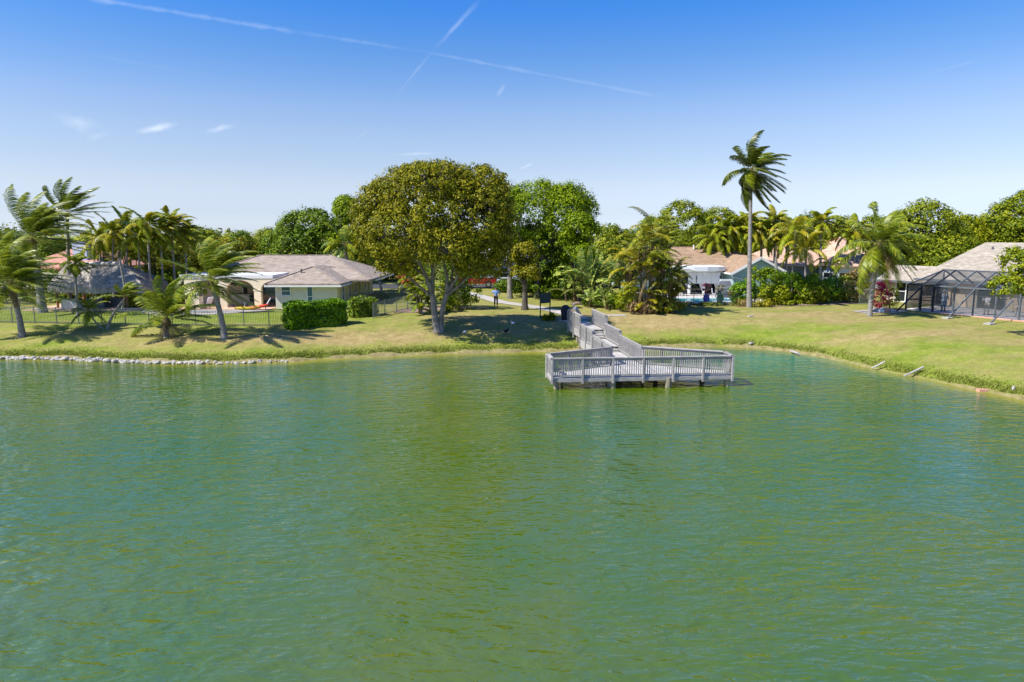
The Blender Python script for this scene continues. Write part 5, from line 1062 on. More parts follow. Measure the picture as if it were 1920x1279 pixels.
# ---- people
def person(p, face, label, joints, shirt, trous, hair='hair', hat=False, group=None, arms_to=None):
    """joints: dict of local points (x right, y forward, z up); face: direction angle the front looks at"""
    root = thing('person', p, label, 'person', group); R = Matrix.Rotation(face - math.pi / 2, 3, 'Z'); T = lambda v: R @ Vector(v)
    J = dict(pel=(0, 0, .95), spine=(0, .0, 1.18), chest=(0, 0, 1.38), neck=(0, .01, 1.5), head=(0, .02, 1.58), top=(0, .02, 1.7), shl=(-.19, 0, 1.42), shr=(.19, 0, 1.42), ell=(-.3, -.03, 1.16), elr=(.3, -.03, 1.16), wl=(-.28, .08, .93), wr=(.28, .08, .93), hl=(-.27, .11, .85), hr=(.27, .11, .85),
             hipl=(-.1, 0, .9), hipr=(.1, 0, .9), kl=(-.12, .02, .5), kr=(.12, .02, .5), al=(-.13, -.02, .08), ar=(.13, -.02, .08), tl=(-.14, .14, .03), tr=(.14, .14, .03)); J.update(joints)
    Rd = dict(pel=.13, spine=.125, chest=.15, neck=.058, head=.092, top=.07, shl=.07, shr=.07, ell=.047, elr=.047, wl=.034, wr=.034, hl=.042, hr=.042, hipl=.1, hipr=.1, kl=.062, kr=.062, al=.042, ar=.042, tl=.035, tr=.035)
    def skin(name, names, edges, m, extra=0, root_='pel', post=None):
        me = bpy.data.meshes.new(name); me.from_pydata([T(J[k]) for k in names], [(names.index(a), names.index(b)) for a, b in edges], []); o = link(name, me, root)
        md = o.modifiers.new('skin', 'SKIN'); sv = me.skin_vertices.new(name='s') if not len(me.skin_vertices) else me.skin_vertices[0]
        for i, k in enumerate(names): r = Rd[k] + extra; sv.data[i].radius = (r, r * (.8 if k in ('pel', 'spine', 'chest') else 1)); sv.data[i].use_root = (k == root_)
        md.use_smooth_shade = True; sb = o.modifiers.new('sub', 'SUBSURF'); sb.levels = sb.render_levels = 1; me.materials.append(m); return o
    E = [('pel', 'spine'), ('spine', 'chest'), ('chest', 'neck'), ('neck', 'head'), ('head', 'top'), ('chest', 'shl'), ('chest', 'shr'), ('shl', 'ell'), ('shr', 'elr'), ('ell', 'wl'), ('elr', 'wr'), ('wl', 'hl'), ('wr', 'hr'), ('pel', 'hipl'), ('pel', 'hipr'), ('hipl', 'kl'), ('hipr', 'kr'), ('kl', 'al'), ('kr', 'ar'), ('al', 'tl'), ('ar', 'tr')]
    skin('body', list(J), E, M['skin'])
    J['ml'] = tuple(Vector(J['shl']).lerp(Vector(J['ell']), .8)); J['mr'] = tuple(Vector(J['shr']).lerp(Vector(J['elr']), .8)); Rd['ml'] = Rd['mr'] = .05
    skin('shirt', ['pel', 'spine', 'chest', 'shl', 'shr', 'ml', 'mr'], [('pel', 'spine'), ('spine', 'chest'), ('chest', 'shl'), ('chest', 'shr'), ('shl', 'ml'), ('shr', 'mr')], M[shirt], .028, 'spine')
    J['fl'] = tuple(Vector(J['kl']).lerp(Vector(J['al']), .85)); J['fr'] = tuple(Vector(J['kr']).lerp(Vector(J['ar']), .85)); Rd['fl'] = Rd['fr'] = .05
    skin('trousers', ['pel', 'hipl', 'hipr', 'kl', 'kr', 'fl', 'fr'], [('pel', 'hipl'), ('pel', 'hipr'), ('hipl', 'kl'), ('hipr', 'kr'), ('kl', 'fl'), ('kr', 'fr')], M[trous], .018)
    h = Vector(J['top']); up = (Vector(J['top']) - Vector(J['neck'])).normalized(); hc = p + T(h - up * .02 + Vector((0, -.025, 0))); hb = MB(); hb.ball(hc, .105, 10, 0, (1, 1, .85)); hb.build('hair', M[hair], root)
    nz_ = MB(); hd = Vector(J['head']); nz_.ball(p + T(hd + Vector((0, .1, .0))), .02, 6); nz_.ball(p + T(hd + Vector((-.095, .01, 0))), .025, 6); nz_.ball(p + T(hd + Vector((.095, .01, 0))), .025, 6); nz_.build('face_detail', M['skin'], root)
    for s in ('l', 'r'): a = Vector(J['a' + s]); t = Vector(J['t' + s]); MB().tube([p + T(a + Vector((0, -.05, -.03))), p + T(a.lerp(t, .5) + Vector((0, 0, -.01))), p + T(t + Vector((0, .03, -.0)))], [.05, .055, .035], 8).build('shoe', M['blackcloth'], root)
    if hat: mb = MB(); mb.lathe(hc + Vector((0, 0, .02)), [(.2, 0), (.19, .015), (.1, .03), (.09, .1), (.03, .12)], 12); mb.build('hat', M[hair], root)
    return root
g0 = G(930, 575); person(g0, math.radians(-80), 'person in a blue shirt and dark trousers walking on the footpath, hands at the hips', dict(ell=(-.4, -.06, 1.2), elr=(.4, -.06, 1.2), wl=(-.22, .1, 1.03), wr=(.22, .1, 1.03), hl=(-.17, .13, 1.0), hr=(.17, .13, 1.0), kl=(-.1, .08, .5), al=(-.1, .06, .08), tl=(-.1, .22, .03), kr=(.1, -.04, .5), ar=(.1, -.18, .1), tr=(.1, -.04, .04)), 'blueshirt', 'blackcloth')
pm_ = PT(LW - 1.3, -HW + .42, Z1); person(pm_, math.atan2(-PT(0, 1, 0).y + PT(0, 0, 0).y, -PT(0, 1, 0).x + PT(0, 0, 0).x), 'grey haired person in a grey shirt leaning on the dock railing', dict(spine=(0, .08, 1.15), chest=(0, .24, 1.3), neck=(0, .33, 1.4), head=(0, .38, 1.47), top=(0, .41, 1.58), shl=(-.19, .26, 1.32), shr=(.19, .26, 1.32), ell=(-.24, .38, 1.1), elr=(.24, .38, 1.1), wl=(-.12, .5, 1.12), wr=(.12, .5, 1.12), hl=(-.05, .52, 1.12), hr=(.05, .52, 1.12)), 'greyshirt', 'khaki', 'greyhair')
pa = FE(1.55, 1.6, 1.52)
def ulook(px, v, z=2.4):
    lo, hi = -12, 16
    for _ in range(40):
        m_ = (lo + hi) / 2; p = FE(m_, v, z); q = 960 + p.x * FPX / (p.y * math.cos(PITCH) + (CAMH - z) * math.sin(PITCH))
        if q < px: lo = m_
        else: hi = m_
    return lo
pa = FE(ulook(1770, 1.6), 1.6, 1.52); pb = FE(ulook(1851, 1.4), 1.4, 1.52)
person(pa, math.radians(20), 'person in pale blue clothes and light hat stooping in the left pool cage bay', dict(ell=(-.22, .2, 1.15), wl=(-.15, .35, 1.0), hl=(-.14, .4, .95), elr=(.22, .2, 1.15), wr=(.15, .35, 1.0), hr=(.14, .4, .95)), 'palebluecloth', 'palebluecloth', 'greyhair', True) if M.setdefault('palebluecloth', mat('pale_blue_cloth', (.30, .42, .58), (.40, .52, .68), 5, .9)) else 0
person(pb, math.radians(70), 'person in white shirt and khaki trousers bending over inside the pool cage', dict(spine=(0, .06, 1.15), chest=(0, .2, 1.32), neck=(0, .3, 1.42), head=(0, .37, 1.46), top=(0, .44, 1.54), shl=(-.2, .2, 1.33), shr=(.2, .2, 1.33), ell=(-.26, .3, 1.08), elr=(.26, .3, 1.08), wl=(-.22, .42, .9), wr=(.22, .42, .9), hl=(-.2, .45, .83), hr=(.2, .45, .83)), 'whitecloth', 'khaki')

# ---- bin, sign, lawn things
p = G(1060, 601); b = thing('litter_bin', p, 'dark ribbed litter bin with domed lid at the head of the dock', 'litter bin')
MB().lathe(p, [(.26, 0), (.30, .4), (.36, .85), (.36, .9)], 18).build('body', M['binblack'], b); MB().lathe(p + Vector((0, 0, .9)), [(.38, 0), (.38, .06), (.3, .13), (.26, .26), (.16, .33), (.02, .35)], 18).build('lid', M['binblack'], b)
for i in range(10): a = i * .628; MB().bar(p + Vector((.28 * math.cos(a), .28 * math.sin(a), .05)), p + Vector((.37 * math.cos(a), .37 * math.sin(a), .85)), .04, .03).build('slat', M['alud'], b)
MB().box(p + Vector((0, 0, .01)), (1.1, .9, .06)).build('bin_pad', M['concrete'], None, p)['kind'] = 'structure'
pa = G(1013, 597); pb = G(1031, 595); sg = thing('notice_board', (pa + pb) / 2, 'dark green notice board on two posts beside the footpath', 'sign'); ta, tb = pa + Vector((0, 0, 1.95)), pb + Vector((0, 0, 1.95))
MB().bar(pa, ta, .09, .09).build('post', M['signgreen'], sg); MB().bar(pb, tb, .09, .09).build('post', M['signgreen'], sg); zt = max(ta.z, tb.z)
c = (pa + pb) / 2; MB().bar(Vector((pa.x - .04, pa.y - .08, zt - .36)), Vector((pb.x + .04, pb.y - .08, zt - .36)), .05, .78).build('board', M['signgreen'], sg)
MB().bar(Vector((pa.x - .12, pa.y - .08, zt + .06)), Vector((pb.x + .12, pb.y - .08, zt + .06)), .14, .06).build('top_trim', M['signgreen'], sg)
def tuft(p, h, w, n, label, seed, m='shrub', lw=.03):
    r = np.random.default_rng(seed); a = r.uniform(0, 6.28, n); t = r.uniform(.05, .75, n); l = h * r.uniform(.6, 1.1, n); d = np.stack([np.cos(a) * t, np.sin(a) * t, np.ones(n)], 1); d = nrmz(d); b0 = np.array(p) + np.stack([np.cos(a) * w * .2 * t, np.sin(a) * w * .2 * t, a * 0 - .03], 1); s = np.stack([-np.sin(a), np.cos(a), a * 0], 1) * lw
    mid = b0 + d * (l * .55)[:, None]; tip = b0 + d * l[:, None] + np.stack([np.cos(a) * t, np.sin(a) * t, -t * .8], 1) * (l * .45)[:, None]
    V = np.concatenate([np.stack([b0 - s, b0 + s, mid + s, mid - s], 1), np.stack([mid - s, mid + s, tip + s * .2, tip - s * .2], 1)]); o = quads('grass_tuft', V, M[m], None, Vector(p)); tag(o, label, 'grass tuft'); return o
tuft(G(1022, 601), .55, .8, 260, 'low grey green grass tuft under the left post of the notice board', 1, 'mid'); tuft(G(1034, 600), .7, 1.0, 300, 'taller dark grass tuft under the right post of the notice board', 2, 'mid')
def bird(p, rz, m, label, s=1.0, head='white'):
    root = thing('duck', p, label, 'bird'); R = Matrix.Rotation(rz, 3, 'Z'); T = lambda x, z, y=0: p + R @ Vector((x, y, z)) * s
    mb = MB(); mb.tube([T(-.28, .2), T(-.18, .22), T(0, .22), T(.14, .24), T(.2, .28), T(.21, .38), T(.23, .43), T(.27, .43)], [.015, .07, .115, .09, .055, .04, .055, .035], 8); mb.build('body', M[m], root)
    MB().tube([T(.28, .425), T(.36, .41)], [.022, .012], 6).build('beak', M['orangek'], root)
    for y in (-.05, .05): MB().tube([T(0, .14, y), T(.02, 0, y), T(.08, .005, y)], .012, 5).build('leg', M['orangek'], root)
bird(G(949, 625), .4, 'blackcloth', 'dark duck standing in the shade near the big tree', .8); bird(G(962, 609), 2.6, 'whitecloth', 'white bird on the shaded lawn behind the dark duck', .6); bird(G(871, 626), .2, 'greyshirt', 'grey bird on the lawn right of the big tree base', .55)
p = G(1407, 594); tag(MB().box(p + Vector((0, 0, .05)), (.4, .3, .1), .3).build('stone_block', M['stone'], None, p), 'small pale block lying on dry lawn below the tall coconut palm', 'stone')
p = G(1408, 646); tag(MB().box(p + Vector((0, 0, .08)), (.3, .22, .12), .6).build('stone_block', M['stone'], None, p), 'small pale block at the grassy edge right of the dock', 'stone')
p = G(1156, 592); tag(MB().box(p + Vector((0, 0, .02)), (1.5, .8, .06), .1).build('utility_cover', M['concrete'], None, p), 'flat concrete cover in the dry lawn behind the dock ramp', 'cover')
def log(a, b, r, label, m='pipe', name='log', z=.25):
    p0, p1 = pz(*a, z * .1), pz(*b, z); tag(MB().tube([p0 + Vector((0, 0, .05)), p0.lerp(p1, .5) + Vector((0, 0, .07)), p1 + Vector((0, 0, .1))], [r * .8, r, r], 8).build(name, M[m], None, p0), label, 'log')
log((1634, 692), (1659, 681.5), .06, 'shorter bleached log on the right bank at the waterline', z=.42); log((1695, 706.5), (1731, 691.5), .06, 'longer bleached log on the right bank at the waterline', z=.42); log((1480, 659), (1497, 665.5), .08, 'weathered log lying at the waterline right of the dock', z=.1)
p = pz(1843, 732, .05); tag(MB().box(p, (.55, .25, .14), .1).build('brick_block', M['paver'], None, p), 'brown brick in the shallows at the right bank', 'brick')
p = pz(1899, 738, .1); tag(MB().tube([p - Vector((0, 0, .2)), p + Vector((0, 0, .35)), p + Vector((.02, 0, .4))], [.07, .07, .04], 8).build('marker_post', M['pipe'], None, p), 'short white marker post in the grass of the right bank', 'post')

# ---- stones along the left water's edge
rp = thing('rock_edging', pz(300, 680, 0), "line of pale stones along the left water's edge", 'rocks'); rd = random.Random(3); me_ = []
for k in range(6):
    mb = MB(); mb.ball((0, 0, 0), .2, 8, 0, (1, 1, 1)); mb.v = [tuple(Vector(v) * (1 + .35 * noise.noise(Vector(v) * 5 + Vector((k * 7, 0, 0))))) for v in mb.v]; mb.smooth = [False] * len(mb.f); o = mb.build('stone', M['stone'], None, W0); me_.append(o.data); bpy.data.objects.remove(o)
def shore_at(px):
    for (x0, y0), (x1, y1) in zip(SHORE_PX, SHORE_PX[1:]):
        if x0 <= px <= x1: return pz(px, y0 + (y1 - y0) * (px - x0) / (x1 - x0), 0)
px = -40
while px < 545:
    p = shore_at(px); s = rd.uniform(.35, .95) * (1 if px < 380 else .75); o = link('stone', rd.choice(me_), rp, Vector((p.x, p.y + rd.uniform(-.25, .3), rd.uniform(.0, .14))) - Vector(rp.location)); o.scale = (s * rd.uniform(1, 1.5), s, s * rd.uniform(.5, .8)); o.rotation_euler = (rd.uniform(-.3, .3), rd.uniform(-.3, .3), rd.uniform(0, 6)); px += rd.uniform(1.2, 3.4) * (1 if px < 380 else 1.9)

# ---- bank vegetation and turf blades
def blades():
    r = np.random.default_rng(11); V = []
    P = [shore_at(x) for x in np.linspace(-50, 1990, 500)]; S = np.array([[p.x, p.y] for p in P]); n = 46000
    k = r.integers(0, 499, n); t = r.random(n)[:, None]; q = S[k] * (1 - t) + S[k + 1] * t; nrm_ = S[k + 1] - S[k]; nrm_ = np.stack([-nrm_[:, 1], nrm_[:, 0]], 1); nrm_ /= np.linalg.norm(nrm_, axis=1)[:, None]
    d = .3 + np.abs(r.normal(0, .6, n)); q = q + nrm_ * d[:, None]; z = groundz(q[:, 0], q[:, 1]); nn = np.sin(q[:, 0] * .8) * .5 + np.sin(q[:, 0] * 2.3 + 1) * .3
    keep = r.random(n) < .65 + .35 * nn; q, z, d = q[keep], z[keep], d[keep]; n = len(q); h = .06 * r.uniform(.3, 1.7, n) * np.exp(-(d - .5) * .4) + .02
    a = r.uniform(0, 6.28, n); w = .015 + .02 * r.random(n); s = np.stack([np.cos(a) * w, np.sin(a) * w, a * 0], 1); b = np.stack([q[:, 0], q[:, 1], z - .02], 1); tip = b + np.stack([r.normal(0, .35, n) * h + h * .3, r.normal(0, .35, n) * h, h], 1)
    o = quads('bank_grass', np.stack([b - s, b + s, tip + s * .5, tip - s * .5], 1), M['grassleaf'], None, (0, 0, 0)); tag(o, 'ragged grass growing along the edge of the bank', 'grass', kind='stuff')
blades()

# ================================================================== PLANTS
def dz(px, py): return G(px, py)
# left coconut palms
def pc(bx, by, cx, cy, label, name='coconut_palm', dY=0, **k):
    b = G(bx, by); c = at(cx, cy, b.y + dY); return palm(name, b, c, label, **k)
pc(42, 632, 20, 537, 'coconut palm leaning left at the far left end of the lawn', Ln=4.1, n=32, wind=1.2, droop=.7, m=['coco', 'coco2'], r=(.2, .13), seed=1, elo=-20, ehi=85, nl=34, ll=.95, lw=.085, hang=.55, bend=.5, dead=2, nuts=4)
pc(80, 586, 62, 450, 'thick trunked coconut palm between the far left fence and the thatched hut', Ln=5.0, n=42, wind=1.4, droop=.6, m=['coco', 'coco', 'coco2'], r=(.3, .18), seed=2, elo=-30, ehi=88, nl=38, ll=1.1, lw=.09, hang=.6, bend=.2)
pc(134, 577, 126, 404, 'tallest windswept palm behind the left palms, fan of fronds against the sky', Ln=3.6, n=20, wind=1.2, droop=.3, m='coco', r=(.16, .11), seed=3, elo=-10, ehi=85, nl=30, ll=.85, lw=.08, hang=.3)
pc(146, 594, 141, 497, 'slender palm with a small dense crown in front of the thatched hut', name='slender_palm', Ln=1.5, n=16, wind=.7, droop=1.4, m='mid', r=(.1, .07), seed=4, nl=18, ll=.5, lw=.1, hang=.8)
pc(200, 616, 166, 586, 'small palm leaning left over the fence beside a forked base', name='small_palm', Ln=1.5, n=16, wind=.5, droop=.9, m=['coco2', 'coco'], r=(.06, .05), seed=5, nl=18, ll=.42, lw=.07, hang=.4, bend=-.2)
pc(202, 617, 234, 560, 'small palm leaning right with a wind blown ball shaped crown', name='small_palm', Ln=1.75, n=18, wind=1.8, droop=.7, m='coco', r=(.1, .06), seed=6, elo=10, nl=20, ll=.5, lw=.07, hang=.5, bend=.3)
pc(312, 632, 312, 604, 'young coconut palm with tall upright fronds and a short brown trunk', name='young_coconut_palm', Ln=3.6, n=18, wind=.6, droop=.75, m=['coco2', 'coco'], r=(.2, .2), seed=7, elo=5, ehi=85, nl=34, ll=.85, lw=.085, hang=.5, dead=3)
pc(421, 636, 396, 530, 'coconut palm leaning left in front of the arched patio', Ln=3.7, n=28, wind=1.2, droop=.7, m=['coco2', 'coco', 'coco'], r=(.2, .13), seed=8, elo=-30, ehi=85, nl=34, ll=.9, lw=.085, hang=.5, bend=.4, dead=1, nuts=2)
# tall coconut palm right and its neighbours
pc(1405, 576, 1409, 322, 'tallest coconut palm with hanging fronds and a cluster of coconuts', Ln=3.7, n=34, wind=1.3, droop=.9, m=['coco3', 'coco3', 'coco'], r=(.19, .12), seed=12, elo=-68, ehi=84, nl=44, ll=.95, lw=.10, hang=.6, bend=-.1, nuts=26, dead=2)
b = G(1457, 566); sn = thing('dead_palm_trunk', b, 'bare headless palm trunk standing among shrubs beside the sea green gable', 'palm trunk'); MB().tube([b, b.lerp(at(1455, 483, b.y), .5), at(1455, 490, b.y), at(1454, 482, b.y)], [.2, .16, .14, .04], 9).build('trunk', M['palmtrunk'], sn)
b = G(226, 592); sn = thing('dead_palm_trunk', b, 'thin curved headless palm trunk in front of the right end of the thatched hut', 'palm trunk'); MB().tube([b, at(236, 550, b.y), at(228, 505, b.y), at(222, 476, b.y)], [.1, .09, .09, .08], 8).build('trunk', M['palmtrunk'], sn); MB().tube([at(222, 482, b.y), at(223, 470, b.y)], [.2, .12], 7).build('dead_crown', M['palmbrown'], sn)
pc(1630, 593, 1650, 462, 'coconut palm with drooping fronds and brown dead skirt near the pool cage', Ln=4.3, n=32, wind=.7, droop=1.35, m=['coco', 'coco', 'coco2'], r=(.17, .13), seed=13, elo=-45, ehi=88, nl=38, ll=.95, lw=.09, hang=.8, bend=.3, dead=20)
pc(1509, 563, 1511, 474, 'golden green Christmas palm with drooping fronds behind the right hedge'.replace('Christmas palm', 'ornamental palm'), name='ornamental_palm', Ln=3.2, n=16, wind=.1, droop=2.0, m='gold', r=(.13, .1), seed=14, elo=10, ehi=85, nl=30, ll=.7, lw=.1, hang=.9, shaft=True)
pc(1483, 560, 1492, 440, 'taller green ornamental palm left of the golden one', name='ornamental_palm', Ln=3.3, n=15, wind=.1, droop=1.8, m=['yellowg', 'gold'], r=(.14, .1), seed=15, elo=0, ehi=85, nl=30, ll=.8, lw=.1, hang=.9, shaft=True)
pc(1548, 562, 1560, 500, 'low arching ornamental palm in front of the pink tile roof', name='ornamental_palm', Ln=2.4, n=8, wind=.2, droop=1.9, m='yellowg', r=(.1, .07), seed=16, elo=20, ehi=70, nl=24, ll=.5, lw=.08, hang=.9, shaft=True)
for i, (cx, cy, by, L_, lab) in enumerate(((1335, 452, 552, 3.0, 'feathery palm crown above the left end of the tan roof'), (1372, 438, 552, 3.2, 'feathery palm rising behind the middle of the tan roof'), (1425, 440, 552, 3.4, 'feathery palm directly right of the tallest palm trunk'), (1450, 420, 552, 2.6, 'higher palm crown behind and right of the tallest palm trunk'), (1536, 420, 550, 2.8, 'palm crown standing above the pink tile roof'), (1400, 430, 552, 3.2, 'feathery palm crown just left of the tallest palm trunk'), (1472, 446, 552, 3.0, 'drooping feathery palm over the left pink roof'), (1355, 432, 552, 2.9, 'feathery palm crown between the two airy trees'), (1600, 436, 552, 2.6, 'feathery palm at the right end of the tall pink roof'))):
    b = at(cx, by, 83); b.z = gz(b.x, b.y); palm('foxtail_palm', b, at(cx + 3, cy, 83), lab, L_ + .5, 26, .25, 1.7, ['yellowg', 'mid', 'gold', 'yellowg'], (.16, .11), 30 + i, None, -25, 80, 24, .65, .15, .8, shaft=True)
# thin palms behind the hut
TP = ((188, 452, 68, 'leftmost of the thin palms behind the thatched hut'), (212, 440, 66, 'thin palm above the left half of the hut ridge'), (238, 430, 67, 'thin palm above the right half of the hut ridge'), (258, 447, 63, 'thin palm at the right hip of the thatched hut'), (276, 424, 62, 'tallest of the thin palms, right of the hut'), (300, 438, 64, 'thin palm behind the young coconut palm'), (322, 428, 65, 'thin palm above the left end of the patio roof'), (346, 446, 66, 'thin palm above the white patio fascia'))
for i, (cx, cy, D, lab) in enumerate(TP):
    b = at(cx + (8 if i > 2 else 2), 560, D); b.z = gz(b.x, b.y); palm('thin_palm', b, at(cx, cy, D), lab, 2.6, 20, .8, 1.5, ['yellowg', 'gold', 'coco2'], (.1, .065), 50 + i, None, -30, 85, 24, .6, .14, .8, shaft=True)
for i, (px, D, w, h, mm, lab) in enumerate(((195, 72, 6, 7.4, 'yellowg', 'dense yellow green areca clump behind the left part of the hut'), (245, 71, 6, 7.2, 'mid', 'areca clump behind the right part of the hut'), (292, 69, 6, 6.8, 'yellowg', 'areca clump between the hut and the patio roof'), (335, 71, 6, 7.2, 'mid', 'areca clump rising behind the left hip of the patio house'))):
    b = at(px, 560, D); b.z = gz(b.x, b.y); clump_palm('areca_clump', b, h, w, lab, 9, 48, 2.6, [mm, 'areca', 'mid'], 70 + i, .35, None, lw=.11)
b = at(650, 520, 77); b.z = 1.5; palm('pale_palm', b, at(648, 462, 77), 'pale green palm right behind the roof ridge of the patio house', 3.3, 20, .2, 1.2, ['yellowg', 'banana'], (.2, .15), 90, None, -30, 85, 26, .8, .14, .7)
b = at(715, 530, 79); b.z = 1.5; palm('pale_palm', b, at(690, 478, 79), 'yellowish palm between the patio house roof and the big olive tree', 2.6, 14, .2, 1.2, ['yellowg', 'gold'], (.14, .1), 91, None, -30, 85, 22, .7, .13, .7)

# big olive tree
def big_tree():
    b = G(821, 622); root = thing('big_tree', b, 'big round olive green tree with pale forked trunk in the centre of the lawn', 'tree'); Y = b.y
    def A_(px, py, dy=0): return at(px, py, Y + dy)
    lob = [(715, 385, 0, 1.9, 2.4, 1.7), (920, 395, .5, 1.6, 2.2, 1.9), (835, 368, .3, 2.0, 2.2, 1.5), (815, 395, 0, 4.0, 4.2, 3.0), (765, 440, -1.5, 3.3, 3.4, 2.4), (880, 410, -.8, 3.5, 3.5, 2.8), (725, 435, 1, 2.7, 3.0, 2.7), (895, 455, .5, 2.6, 3, 2.2), (770, 365, 1, 3.0, 3.2, 2.1), (890, 350, 1, 2.7, 3.2, 1.5), (815, 345, -1, 3.0, 3.0, 1.6), (912, 430, 1.5, 2.0, 2.8, 2.3), (700, 415, 0, 1.2, 2.0, 1.5), (815, 420, .5, 2.6, 2.6, 2.2), (870, 395, .5, 2.2, 2.2, 1.8), (770, 400, 0, 2.2, 2.2, 1.8), (840, 465, -2.5, 2.6, 2.2, 1.6), (740, 495, -1, 1.4, 1.6, 1.0), (890, 500, -1, 1.3, 1.6, .9), (905, 362, .5, 1.5, 2.0, 1.4), (915, 500, 1, 1.2, 1.6, 1.2), (668, 400, 0, .5, .8, .6), (700, 362, .3, .7, 1, .6), (792, 325, 0, 1.2, 1.4, .8)]
    lb = [(*A_(x, y, d), rx, ry, rz) for x, y, d, rx, ry, rz in lob]
    o, cl = crown('crown', M['olive'], root, lb, 92000, .185, .40, 26, 21, -.75, .6, .19)
    tr = MB(); tr.tube([b + Vector((-.05, 0, -.2)), b + Vector((-.02, 0, .15)), A_(815, 590), A_(812, 560), A_(808, 545)], [.46, .31, .24, .22, .20], 10); tr.tube([b + Vector((.22, 0, -.2)), b + Vector((.2, .05, .2)), A_(828, 590, .1), A_(833, 565, .1), A_(840, 545, .2)], [.36, .23, .18, .18, .15], 10)
    def br(pts, r0, r1): tr.tube([A_(*q) for q in pts], [r0 + (r1 - r0) * i / (len(pts) - 1) for i in range(len(pts))], 7)
    br([(809, 548, 0), (800, 520, -.3), (790, 500, -.6), (775, 465, -1)], .2, .06); br([(810, 548, 0), (812, 510, .2), (808, 470, 0), (800, 430, 0)], .19, .05); br([(812, 558, 0), (790, 540, -.4), (768, 522, -.7), (748, 505, -1)], .13, .03)
    br([(839, 548, .2), (838, 520, .2), (832, 490, 0), (835, 440, -.5)], .16, .05); br([(839, 548, .2), (858, 520, 0), (868, 490, -.5), (880, 450, -.8)], .15, .04); br([(836, 556, .2), (862, 535, -.4), (885, 512, -.8), (905, 490, -1)], .13, .03); br([(842, 540, .2), (850, 505, 1), (870, 460, 1)], .1, .03)
    br([(800, 520, -.3), (780, 505, .5), (750, 480, 1), (730, 450, 1)], .09, .03); br([(810, 520, 0), (822, 480, -1), (850, 450, -1.6)], .1, .03); br([(858, 520, 0), (848, 490, -1), (845, 465, -2)], .07, .02); br([(790, 500, -.6), (765, 480, -1), (745, 465, -1.2)], .07, .02)
    rd = random.Random(2)
    for i in range(0, len(cl), 11):
        e = Vector(cl[i]); s = Vector(lb[rd.randrange(len(lb))][:3]); s = min((Vector(l[:3]) for l in lb), key=lambda v: (v - e).length); tr.tube([s - Vector((0, 0, .4)), s.lerp(e, .5) + Vector((0, 0, .1)), e], [.05, .03, .012], 4)
    tr.build('trunk', M['bark'], root)
big_tree()

def T_(px, top, w, D, m, label, name='tree', **k):
    b = at(px, 560, D); b.z = gz(b.x, b.y); h = at(px, top, D).z - b.z; return tree(name, b, h, w / FPX * D, m, label, **k)
# bright green tree behind, and street trees
T_(1008, 334, 196, 70, 'bright', 'large bright green tree directly right behind the big olive tree', n=42000, size=.22, lobes=12, seed=5, bot=.26, clump=.6, trunk_r=.35)
T_(1083, 392, 80, 67, 'bright', 'rounded lower crown at the right side of the bright tree', n=12000, size=.22, lobes=6, seed=8, bot=.25, clump=.5)
T_(984, 450, 62, 60, 'olive', 'small brownish leaved tree with dark forked trunk beside the footpath', n=5000, size=.2, lobes=5, seed=9, bot=.36, clump=.4, trunk_r=.28)
T_(956, 440, 70, 70, 'olive', 'tree with a pale leaning trunk behind the walking person', n=6000, size=.24, lobes=5, seed=10, bot=.52, clump=.5, trunk_r=.3, barkm='bark')
T_(590, 388, 175, 92, 'dark', 'wide dark green tree behind the ridge of the patio house', n=26000, size=.32, lobes=11, seed=11, bot=.1, clump=.8)
T_(655, 362, 60, 88, 'bright', 'narrow bright green tree at the left edge of the big olive tree', n=7000, size=.28, lobes=5, seed=12, bot=.2, clump=.6)
T_(700, 430, 90, 95, 'mid', 'mid green tree behind the lower left of the big olive tree', n=5000, size=.35, lobes=5, seed=13, bot=.1)
T_(860, 500, 80, 84, 'dark', 'dark tree between the cypress shrubs and the far pale blue house', n=4000, size=.35, seed=14, bot=.1) if False else None
T_(1060, 455, 90, 80, 'dark', 'dark tree in the shade behind the notice board', n=8000, size=.32, lobes=6, seed=15, bot=.05)
